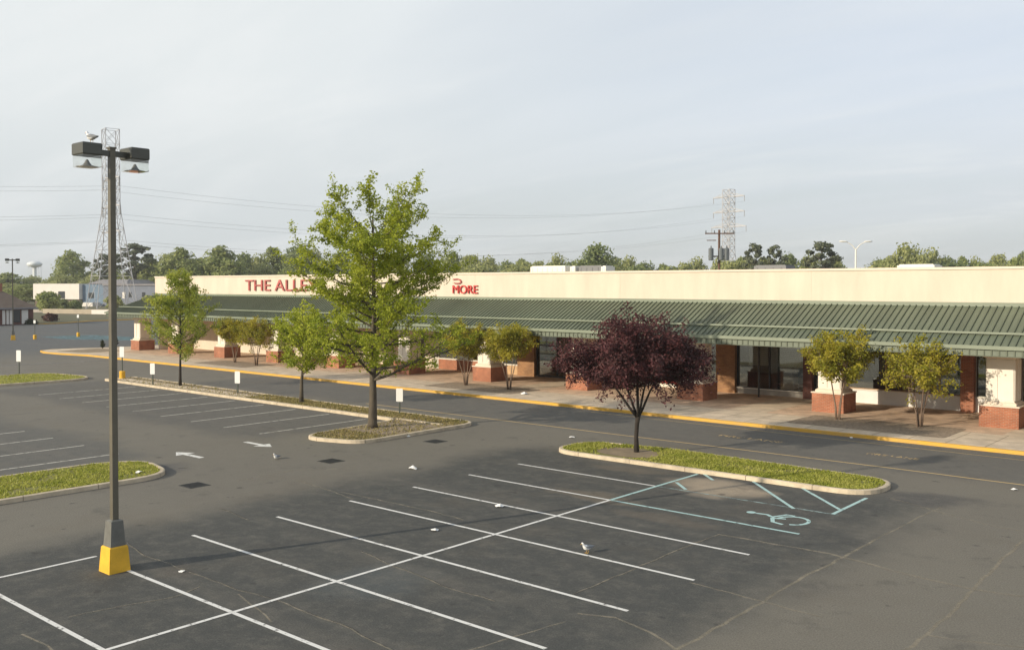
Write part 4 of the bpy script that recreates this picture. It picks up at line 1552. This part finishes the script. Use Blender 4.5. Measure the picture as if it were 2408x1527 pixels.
def gull(loc, rz, label, size=1.0, lying=False):
    root = empty('gull', loc, rz)
    lift = -0.07 if lying else 0.0
    b = MB()
    loft(b, [(-0.21, 0.150, 0.012, 0.008), (-0.15, 0.150, 0.045, 0.025), (-0.07, 0.150, 0.072, 0.060), (0.02, 0.155, 0.080, 0.075), (0.09, 0.175, 0.066, 0.070),
             (0.125, 0.215, 0.046, 0.050), (0.145, 0.262, 0.038, 0.040), (0.172, 0.285, 0.034, 0.034), (0.198, 0.284, 0.018, 0.020)])
    bd = b.build('body', 'gull_white', root, loc=(0, 0, lift), smooth=True)
    for s_ in (-1, 1):
        wv = MB()
        wv.add([(0.10, s_ * 0.066, 0.195), (0.02, s_ * 0.086, 0.205), (-0.10, s_ * 0.078, 0.185), (-0.27, s_ * 0.02, 0.165), (-0.12, s_ * 0.07, 0.135), (0.0, s_ * 0.088, 0.145), (0.08, s_ * 0.074, 0.16),
                (0.0, s_ * 0.02, 0.235), (-0.12, s_ * 0.01, 0.205)],
               [(0, 1, 6), (1, 5, 6), (1, 2, 5), (2, 4, 5), (2, 3, 4), (0, 7, 1), (7, 8, 2, 1), (8, 3, 2)] if s_ > 0 else
               [(0, 6, 1), (1, 6, 5), (1, 5, 2), (2, 5, 4), (2, 4, 3), (0, 1, 7), (7, 1, 2, 8), (8, 2, 3)])
        wv.build('wing', 'gull_grey', root, loc=(0, 0, lift))
        if not lying:
            lg = MB().tube([(-0.01, s_ * 0.032, 0.10), (-0.015, s_ * 0.034, 0.05), (-0.005, s_ * 0.034, 0.012)], [0.008, 0.005, 0.006], 5)
            lg.add([(-0.02, s_ * 0.034, 0.004), (0.05, s_ * 0.034 - 0.024, 0.004), (0.055, s_ * 0.034 + 0.024, 0.004), (-0.005, s_ * 0.034, 0.014)], [(0, 1, 2), (0, 3, 1), (1, 3, 2), (0, 2, 3)])
            lg.build('leg', 'gull_orange', root)
    bk = MB().tube([(0.196, 0, 0.282), (0.235, 0, 0.276), (0.245, 0, 0.268)], [0.011, 0.007, 0.003], 6)
    bk.build('beak', 'gull_orange', root, loc=(0, 0, lift))
    tl = MB().add([(-0.24, -0.03, 0.153), (-0.24, 0.03, 0.153), (-0.17, 0.035, 0.156), (-0.17, -0.035, 0.156), (-0.24, -0.03, 0.147), (-0.24, 0.03, 0.147)], [(0, 3, 2, 1), (0, 1, 5, 4)])
    tl.build('tail', 'gull_black', root, loc=(0, 0, lift))
    root.scale = (size,) * 3
    return tag(root, label, 'gull')


GG = 'gulls about the parking lot'
tag(gull(LP + Vector((0.05, -0.5, 10.085)), radians(190), 'gull perched on top of the left head of the near lamp', 0.95), group=GG)
p = G(1380, 1299)
tag(gull(p, radians(-100), 'white gull standing on the dark asphalt amid the front parking bays', 0.95), group=GG)
p = G(650, 1078)
tag(gull(p, radians(-70), 'white gull resting on the aisle near the painted arrows', 1.0, True), group=GG)

# litter
GL = 'scraps of white litter'
rl = random.Random(5)
for (u, v, s_, lab) in ((427, 1343, 0.09, 'tiny white scrap right of the near lamp base'), (1343, 1028, 0.16, 'white scrap of paper on the lane left of the purple tree island'),
                        (970, 1102, 0.2, 'flat pale scrap on the asphalt below the end of the tall tree island'), (1233, 926, 0.28, 'crumpled white bag at the walkway kerb left of the purple tree'),
                        (1175, 1191, 0.16, 'white scrap beside a bay line in the middle of the lot'), (1022, 1247, 0.13, 'small white scrap between bay lines near the spine line'),
                        (326, 1110, 0.16, 'white scrap lying in the grass of the left island'), (960, 1026, 0.13, 'white scrap near the kerb of the tall tree island'),
                        (2383, 1151, 0.13, 'white scrap on the lane at the right edge'), (1712, 1834, 0, ''), (2494 * .8023, 1029, 0.1, 'tiny white scrap on the lane before the yellow kerb')):
    if not s_:
        continue
    z = 0.15 if lab.startswith(('crumpled', 'white scrap lying')) else 0.0
    c_ = G(u, v, z)
    b = MB()
    nn_ = 9
    vs = [(cos(2 * pi * i / nn_) * s_ * rl.uniform(.6, 1.1), sin(2 * pi * i / nn_) * s_ * rl.uniform(.5, 1.0), 0.006 + rl.uniform(0, .3) * s_) for i in range(nn_)]
    vs += [(rl.uniform(-.2, .2) * s_, rl.uniform(-.2, .2) * s_, s_ * rl.uniform(.4, .8))]
    b.add(vs, [(i, (i + 1) % nn_, nn_) for i in range(nn_)])
    o = b.build('litter', 'paper', loc=c_)
    tag(o, lab, 'litter', GL)

# drain grates
for (u, v, lab) in ((457, 1140, 'dark iron drain grate in the aisle nearest the left island'), (778, 1083, 'dark iron drain grate in the middle of the aisle left of the tall tree'), (1023, 1037, 'dark iron drain grate just below the tall tree island')):
    c_ = G(u, v)
    b = MB()
    b.box(-0.62, 0.62, -0.62, -0.54, 0, 0.012)
    b.box(-0.62, 0.62, 0.54, 0.62, 0, 0.012)
    b.box(-0.62, -0.54, -0.54, 0.54, 0, 0.012)
    b.box(0.54, 0.62, -0.54, 0.54, 0, 0.012)
    for i in range(10):
        x = -0.5 + i * 0.108
        b.box(x, x + 0.05, -0.54, 0.54, 0.001, 0.01)
    b.box(-0.54, 0.54, -0.54, 0.54, 0.0005, 0.002)
    o = b.build('drain_grate', 'iron', loc=c_)
    o.scale = (0.62, 0.62, 1)
    tag(o, lab, 'drain grate', 'drain grates in the aisle')


# ------------------------------------------------------------------ signs
def road_sign(loc, label, ph=1.1, pw=0.5, top=2.0, base=False, rz=0.0, group='white signs on posts', plate=True):
    root = empty('post_sign', loc, rz)
    MB().box(-0.03, 0.03, -0.03, 0.03, 0, top).build('post', 'post_green', root)
    if plate:
        pts = rounded([(-pw / 2, top - ph), (pw / 2, top - ph), (pw / 2, top), (-pw / 2, top)], 0.05, 4)
        n_ = len(pts)
        b = MB()
        b.add([(p_[0], -0.05, p_[1]) for p_ in pts] + [(p_[0], -0.032, p_[1]) for p_ in pts],
              [tuple(range(n_)), tuple(range(2 * n_ - 1, n_ - 1, -1))] + [(i, n_ + i, n_ + (i + 1) % n_, (i + 1) % n_) for i in range(n_)])
        b.build('plate', 'sign_white', root)
    if base:
        MB().lathe([(0.2, 0), (0.2, 0.5), (0.17, 0.56)], 12).build('base', 'lamp_base_yellow', root)
    return tag(root, label, 'sign', group)


road_sign((-36.5, 33.3, 0.1), 'white rectangular sign right of the tall tree trunk', 0.68, 0.36, 1.36, rz=radians(30))
road_sign((-51.0, 33.1, 0.1), 'white rectangular sign on the long island between the pointed tree and the tall tree', 0.74, 0.34, 1.4, rz=radians(30))
road_sign((-60.0, 32.4, 0.1), 'white rectangular sign left of the pointed tree', 0.74, 0.34, 1.45, rz=radians(30))
road_sign((-65.6, 33.1, 0.1), 'grey sign on a thin post with a yellow base right behind the near lamp pole', 0.75, 0.35, 2.3, True, rz=radians(30))
p = G(45, 882)
road_sign((p.x, p.y, 0.1), 'white sign on the farthest left grass island', 0.85, 0.38, 1.8, rz=radians(30))
p = G(82, 797)
road_sign((p.x, p.y, 0), 'thin sign post with a yellow base in the far lot, right of the distant lamp', 0.4, 0.3, 2.4, True, rz=radians(30))
p = G(184, 791)
road_sign((p.x, p.y, 0), 'thin post with a pale base in the far lot, left of the near lamp', 0.4, 0.3, 2.9, True, rz=radians(30))

# ------------------------------------------------------------------ far buildings
def place_building(name, u0, u1, d0, d1, label, cat='building'):
    a_, b_ = F(u0, d0, -0.06), F(u1, d1, -0.06)
    root = empty(name, a_, atan2(b_.y - a_.y, b_.x - a_.x))
    tag(root, label, cat)
    return root, (b_ - a_).length


# warehouse: white left part, blue middle, slate right part
root, W_ = place_building('warehouse', 78, 395, 318, 300, 'long low warehouse with a white left end and blue-grey walls far beyond the lot')
s_ = W_ / 317.0
ZB, ZU = 0.0, ZT(666, 310)
b = MB()
b.box(0, 112 * s_, 0, 30, 2.2, ZU)
b.build('white_wall', 'far_white', root)
MB().box(0.2, 112 * s_ - 0.2, 0.5, 29, 0, 2.2).build('base_wall', 'brown_roof', root)
MB().box(112 * s_, 165 * s_, 1.5, 30, 0.0, ZU - 0.3).build('blue_wall', 'blue_wall', root)
MB().box(165 * s_, W_, 0.8, 30, 0.0, ZU - 0.6).build('slate_wall', 'slate_wall', root)
MB().box(165 * s_, W_, 0.4, 30.2, ZU - 0.6, ZU - 0.1).build('fascia', 'grey_roof', root)
MB().frustum(150 * s_, 14, ZU - 0.1, ZU + 1.4, 50 * s_, 30 * s_, 0, 9, 5).build('roof', 'grey_roof', root)
w0 = MB().box(62 * s_, 78 * s_, -0.08, 0, 2.5, 4.8)
w0.build('window', 'dark_window', root)
for (x0, x1, z0, z1) in ((127, 139, 2.6, 4.4), (225, 231, 3.0, 4.6), (255, 262, 3.0, 4.6), (283, 291, 3.0, 4.6)):
    MB().box(x0 * s_, x1 * s_, 0.7 if x0 > 160 else 1.4, 0.8 if x0 > 160 else 1.5, z0, z1).build('window', 'dark_window', root)
MB().box(210 * s_, 217 * s_, 0.7, 0.8, 2.6, 4.6).build('door', 'far_white', root)
MB().box(118 * s_, 160 * s_, -3, 0.5, 0.0, 1.2).build('loading_dock', 'far_white', root)
# small brick building at the left edge
root, W_ = place_building('brick_building', -190, 78, 152, 165, 'small brick building with brown hipped roof, white doors and a chimney at the left edge')
MB().box(0, W_, 0, 11, 0, 3.0).build('wall', 'dark_brick', root)
b = MB()
b.add([(-0.5, -0.5, 3.0), (W_ + 0.5, -0.5, 3.0), (W_ + 0.5, 11.5, 3.0), (-0.5, 11.5, 3.0), (4, 5.5, 6.3), (W_ - 4, 5.5, 6.3)],
      [(0, 1, 5, 4), (1, 2, 5), (2, 3, 4, 5), (3, 0, 4), (3, 2, 1, 0)])
rf = b.build('roof', 'brown_roof', root)
MB().box(W_ - 4.4, W_ - 3.4, 4.5, 5.6, 4.6, 7.2).build('chimney', 'brick', rf)
MB().box(-0.55, W_ + 0.55, -0.6, -0.5, 2.75, 3.02).build('eave_trim', 'grey_roof', root)
for (u0, u1) in ((0, 7), (10, 16), (18, 25), (48, 64)):
    x0, x1 = (u0 + 190) / 268 * W_, (u1 + 190) / 268 * W_
    MB().box(x0, x1, -0.12, 0, 0.2, 2.6).build('door', 'far_white', root)
x0, x1 = (26 + 190) / 268 * W_, (44 + 190) / 268 * W_
MB().box(x0, x1, -0.1, 0, 0.5, 2.6).build('window', 'dark_window', root)
# low roadside wall beyond the verge
a_, b_ = F(100, 232, -0.06), F(292, 222, -0.06)
root = empty('roadside_wall', a_, atan2(b_.y - a_.y, b_.x - a_.x))
L_ = (b_ - a_).length
MB().box(0, L_, 0, 0.3, 0, 1.1).build('wall', 'far_wall', root)
MB().box(L_ * 0.62, L_, -0.32, 0, 0, 1.0).build('pale_barrier', 'far_white', root)
tag(root, 'low beige wall along the far roadside left of the near lamp pole', 'wall')

# ------------------------------------------------------------------ water tower, pylons, wires, poles
p = F(82, 800, 0)
root = empty('water_tower', p)
zc = ZT(622, 800)
b = MB().lathe([(1.2, zc - 2.4), (4.6, zc - 1.6), (6.2, zc + 0.2), (5.6, zc + 1.5), (3.4, zc + 2.6), (0.6, zc + 3.1)], 20)
b.build('tank', 'tower_white', root, smooth=True)
MB().lathe([(2.8, 0), (1.6, 4), (1.5, zc - 2.4)], 12).build('stem', 'tower_white', root)
for k_ in range(6):
    a_ = k_ * pi / 3
    MB().tube([(cos(a_) * 5.2, sin(a_) * 5.2, 0), (cos(a_) * 4.9, sin(a_) * 4.9, zc - 1.3)], 0.16, 6).build('leg', 'tower_white', root)
tag(root, 'white water tower on the horizon at the far left', 'water tower')

PY1, PY2 = F(263, 272, -0.06), F(1712, 446, -0.06)
ldir = (PY2 - PY1)
ang = atan2(ldir.y, ldir.x)


def pylon(loc, label, H_, levels, arms, wbase, wtop, waist, th, m):
    root = empty('lattice_tower', loc, ang)
    b = MB()

    def half(z):
        return wbase + (wtop - wbase) * min(1, z / waist) if z < waist else wtop
    zs = [0]
    while zs[-1] < H_ - 1:
        zs.append(zs[-1] + max(2.4, half(zs[-1]) * 1.7))
    zs[-1] = H_
    for z0, z1 in zip(zs[:-1], zs[1:]):
        h0, h1 = half(z0), half(z1)
        c0_ = [(i * h0, j * h0, z0) for i, j in ((-1, -1), (1, -1), (1, 1), (-1, 1))]
        c1_ = [(i * h1, j * h1, z1) for i, j in ((-1, -1), (1, -1), (1, 1), (-1, 1))]
        for k_ in range(4):
            b.bar(c0_[k_], c1_[k_], th)
            b.bar(c0_[k_], c1_[(k_ + 1) % 4], th * 0.6)
            b.bar(c0_[(k_ + 1) % 4], c1_[k_], th * 0.6)
            b.bar(c1_[k_], c1_[(k_ + 1) % 4], th * 0.6)
    b.build('body', m, root)
    for z, hl in zip(levels, arms):
        b = MB()
        for s__ in (-1, 1):
            for x in (-wtop, wtop):
                b.bar((x, s__ * wtop, z), (0, s__ * hl, z), th * 1.5)
                b.bar((x, s__ * wtop, z + 1.6), (0, s__ * hl, z), th * 0.6)
            b.bar((0, s__ * wtop, z), (0, s__ * hl, z), th * 0.6)
        ar = b.build('cross_arm', m, root)
        for s__ in (-1, 1):
            MB().tube([(0, s__ * hl, z), (0, s__ * hl, z - 2.6)], 0.16, 6).build('insulator', 'wire', ar)
    return tag(root, label, 'lattice tower', 'lattice power towers')


Z_1 = [ZT(v, 272) for v in (421, 486, 545)]
Z_2 = [ZT(v, 446) for v in (463, 498, 533)]
A1, A2 = [7.6, 8.2, 7.8], [9.0, 9.0, 10.0]
pylon(PY1, 'tall grey lattice power tower behind the near lamp', ZT(305, 272), Z_1, A1, 5.6, 1.9, 29, 0.17, 'pale_steel')
pylon(PY2, 'distant grey lattice power tower rising above the roof right of centre', ZT(446, 446), Z_2, A2, 5.5, 2.0, 22, 0.26, 'pale_steel')
nrm = Vector((-sin(ang), cos(ang), 0))
fard = PY1 - ldir.normalized() * 210
fard2 = PY2 + ldir.normalized() * 300


def wire(a, b, sag, r, label):
    pts = []
    for i in range(25):
        t = i / 24
        q_ = Vector(a).lerp(Vector(b), t)
        q_.z -= sag * 4 * t * (1 - t)
        pts.append(q_)
    o = MB().tube(pts, r, 4)
    o = o.build('power_line', 'wire', None, tuple(a))
    tag(o, label, 'power line', 'power lines between the lattice towers')


for k_ in range(3):
    for s__ in (-1, 1):
        off = nrm * s__
        p0 = PY1 + off * A1[k_]
        p1_ = PY2 + off * A2[k_]
        p0.z, p1_.z = Z_1[k_] - 2.6, Z_2[k_] - 2.6
        lev = ('upper', 'middle', 'lower')[k_]
        wire(p0, p1_, 7.5, 0.026, '%s sagging wire strung between the two lattice towers' % lev)
        pe = fard + off * A1[k_]
        pe.z = p0.z + 2
        wire(pe, p0, 5.0, 0.026, '%s wire running left from the lattice tower behind the near lamp' % lev)

# utility pole with transformers behind the shops
p = F(1690, 112, 0)
root = empty('utility_pole', p, YAW)
zt = ZT(540, 112)
MB().tube([(0, 0, 0), (0, 0, zt)], [0.17, 0.13], 10).build('pole', 'creosote', root)
MB().box(-1.7, 1.7, -0.22, -0.12, ZT(549, 112) - .07, ZT(549, 112) + .07).build('cross_arm', 'creosote', root)
MB().box(-1.5, -0.4, -0.24, -0.13, ZT(565, 112) - .05, ZT(565, 112) + .05).build('cross_arm', 'creosote', root)
for x in (-1.6, -0.6, 0.6, 1.6):
    z = ZT(549, 112) + 0.07
    MB().lathe([(0.05, z), (0.08, z + .08), (0.05, z + .16), (0.07, z + .22), (0.03, z + .3)], 8, x, -0.17).build('insulator', 'transformer_grey', root)
for x in (-1.05, 0.15, 0.78):
    zb = ZT(612, 112)
    h_ = 1.35
    MB().lathe([(0.24, zb), (0.30, zb + .05), (0.30, zb + h_), (0.24, zb + h_ + .08), (0.08, zb + h_ + .1), (0.06, zb + h_ + .35)], 12, x, -0.45).build('transformer', 'transformer_grey', root)
MB().box(-1.3, 1.1, -0.22, -0.14, ZT(604, 112), ZT(602, 112) + .05).build('bracket', 'creosote', root)
tag(root, 'brown utility pole with cross arm and transformer cans rising behind the roof', 'utility pole')
# white twin street light behind the shops
p = F(2011, 118, 0)
root = empty('street_light', p, YAW)
zt = ZT(585, 118)
MB().tube([(0, 0, 0), (0, 0, zt)], [0.15, 0.10], 10).build('pole', 'hvac_white', root)
for s__ in (-1, 1):
    MB().tube([(0, 0, zt - 0.1), (s__ * 0.5, 0, zt + 0.5), (s__ * 1.1, 0, zt + 0.85)], [0.07, 0.06, 0.05], 8).build('arm', 'hvac_white', root)
    hd = MB()
    loft(hd, [(s__ * 1.0, zt + 0.86, 0.06, 0.05), (s__ * 1.2, zt + 0.9, 0.14, 0.09), (s__ * 1.7, zt + 0.92, 0.17, 0.1), (s__ * 2.05, zt + 0.94, 0.06, 0.05)])
    hd.build('lamp_head', 'hvac_white', root, smooth=True)
tag(root, 'white twin-armed street light behind the roof, right of the broad dark pine', 'street light')

# ------------------------------------------------------------------ haze
HZ = bpy.data.materials.new('haze')
HZ.use_nodes = True
hn = HZ.node_tree
hn.nodes.remove(hn.nodes['Principled BSDF'])
pv = hn.nodes.new('ShaderNodeVolumePrincipled')
pv.inputs['Color'].default_value = (0.93, 0.95, 0.97, 1)
pv.inputs['Density'].default_value = 0.00025
pv.inputs['Anisotropy'].default_value = 0.1
hn.links.new(pv.outputs[0], hn.nodes['Material Output'].inputs['Volume'])
MATS['haze'] = HZ
hz = MB().box(-2800, 2800, -2800, 2800, -1.2, 62).build('haze', 'haze')
tag(hz, kind='stuff')

# ------------------------------------------------------------------ light
SUN_EL, SUN_AZ = radians(18.5), radians(20.0)
# light travels toward +Y and slightly +X: the sun stands behind the viewer, to the left
sdir = Vector((-sin(SUN_AZ) * cos(SUN_EL), -cos(SUN_AZ) * cos(SUN_EL), sin(SUN_EL)))
sl_ = bpy.data.lights.new('sun', 'SUN')
sl_.energy = 3.75
sl_.angle = radians(0.6)
sl_.color = (1.0, 0.88, 0.70)
so = bpy.data.objects.new('sun', sl_)
col.objects.link(so)
so.rotation_euler = sdir.to_track_quat('Z', 'Y').to_euler()
so.location = (-30, -60, 60)

wd_ = bpy.data.worlds.new('World')
sc.world = wd_
wd_.use_nodes = True
N, L = wd_.node_tree.nodes, wd_.node_tree.links
bg = N['Background']
bg.inputs[1].default_value = 0.1
sk = N.new('ShaderNodeTexSky')
sk.sky_type = 'NISHITA'
sk.sun_disc = False
sk.sun_elevation = SUN_EL
sk.sun_rotation = math.atan2(sdir.x, sdir.y)
sk.air_density = 1.0
sk.dust_density = 2.0
sk.ozone_density = 1.0
tc = N.new('ShaderNodeTexCoord')
sx = N.new('ShaderNodeSeparateXYZ')
L.new(tc.outputs['Generated'], sx.inputs[0])


def wm(o, a, b_=None):
    k_ = N.new('ShaderNodeMath')
    k_.operation = o
    for i, x in enumerate((a, b_)):
        if x is None:
            continue
        if isinstance(x, (int, float)):
            k_.inputs[i].default_value = x
        else:
            L.new(x, k_.inputs[i])
    return k_.outputs[0]


zc_ = wm('ADD', wm('MAXIMUM', sx.outputs[2], 0.0), 0.16)
cm = N.new('ShaderNodeCombineXYZ')
L.new(wm('DIVIDE', sx.outputs[0], zc_), cm.inputs[0])
L.new(wm('DIVIDE', sx.outputs[1], zc_), cm.inputs[1])
mpn = N.new('ShaderNodeMapping')
mpn.inputs['Rotation'].default_value = (0, 0, radians(25))
mpn.inputs['Scale'].default_value = (0.35, 1.0, 1)
L.new(cm.outputs[0], mpn.inputs['Vector'])
n1 = N.new('ShaderNodeTexNoise')
n1.inputs['Scale'].default_value = 0.9
n1.inputs['Detail'].default_value = 6
n1.inputs['Roughness'].default_value = 0.5
n1.inputs['Distortion'].default_value = 0.4
L.new(mpn.outputs[0], n1.inputs['Vector'])


def wr(s_, a, b_, c_, d_):
    m_ = N.new('ShaderNodeMapRange')
    m_.interpolation_type = 'SMOOTHSTEP'
    for i, v in enumerate((a, b_, c_, d_)):
        m_.inputs[i + 1].default_value = v
    L.new(s_, m_.inputs[0])
    return m_.outputs[0]


def wmix(f_, c1_, c2_):
    m_ = N.new('ShaderNodeMix')
    m_.data_type = 'RGBA'
    if isinstance(f_, (int, float)):
        m_.inputs[0].default_value = f_
    else:
        L.new(f_, m_.inputs[0])
    for i, c_ in ((6, c1_), (7, c2_)):
        if isinstance(c_, tuple):
            m_.inputs[i].default_value = (*c_, 1)
        else:
            L.new(c_, m_.inputs[i])
    return m_.outputs[2]


# thin high cloud: a veil that is denser toward the left of the view, streaky toward the right
side = wm('ADD', wm('MULTIPLY', sx.outputs[0], cos(YAW)), wm('MULTIPLY', sx.outputs[1], sin(YAW)))
veil = wm('ADD', wr(n1.outputs[0], 0.3, 0.7, -0.13, 0.13), wr(side, -0.4, 0.55, 1.0, 0.90))
veil_c = N.new('ShaderNodeClamp')
L.new(veil, veil_c.inputs[0])
hor = wr(sx.outputs[2], 0.0, 0.22, 0.0, 1.0)
cloudc = wmix(hor, (5.2, 5.6, 5.75), wmix(wr(side, -0.35, 0.5, 0.0, 1.0), (6.3, 6.65, 6.75), (6.0, 6.5, 7.2)))
n2 = N.new('ShaderNodeTexNoise')
n2.inputs['Scale'].default_value = 1.7
n2.inputs['Detail'].default_value = 7
n2.inputs['Roughness'].default_value = 0.6
n2.inputs['Distortion'].default_value = 0.6
L.new(mpn.outputs[0], n2.inputs['Vector'])
cloudc = wmix(wr(n2.outputs[0], 0.42, 0.72, 0.0, 0.5), cloudc, (7.0, 7.2, 7.25))
clear = wr(sx.outputs[2], 0.35, 0.7, 1.0, 0.55)      # the veil thins toward the zenith
c_ = wmix(wm('MULTIPLY', veil_c.outputs[0], clear), sk.outputs[0], cloudc)
L.new(c_, bg.inputs[0])

sc.view_settings.view_transform = 'Standard'
sc.view_settings.look = 'None'
sc.view_settings.exposure = 0.35
sc.view_settings.gamma = 1
sc.view_settings.use_curve_mapping = False
sc.cycles.max_bounces = 6
sc.cycles.transparent_max_bounces = 12
sc.cycles.caustics_reflective = False
sc.cycles.caustics_refractive = False
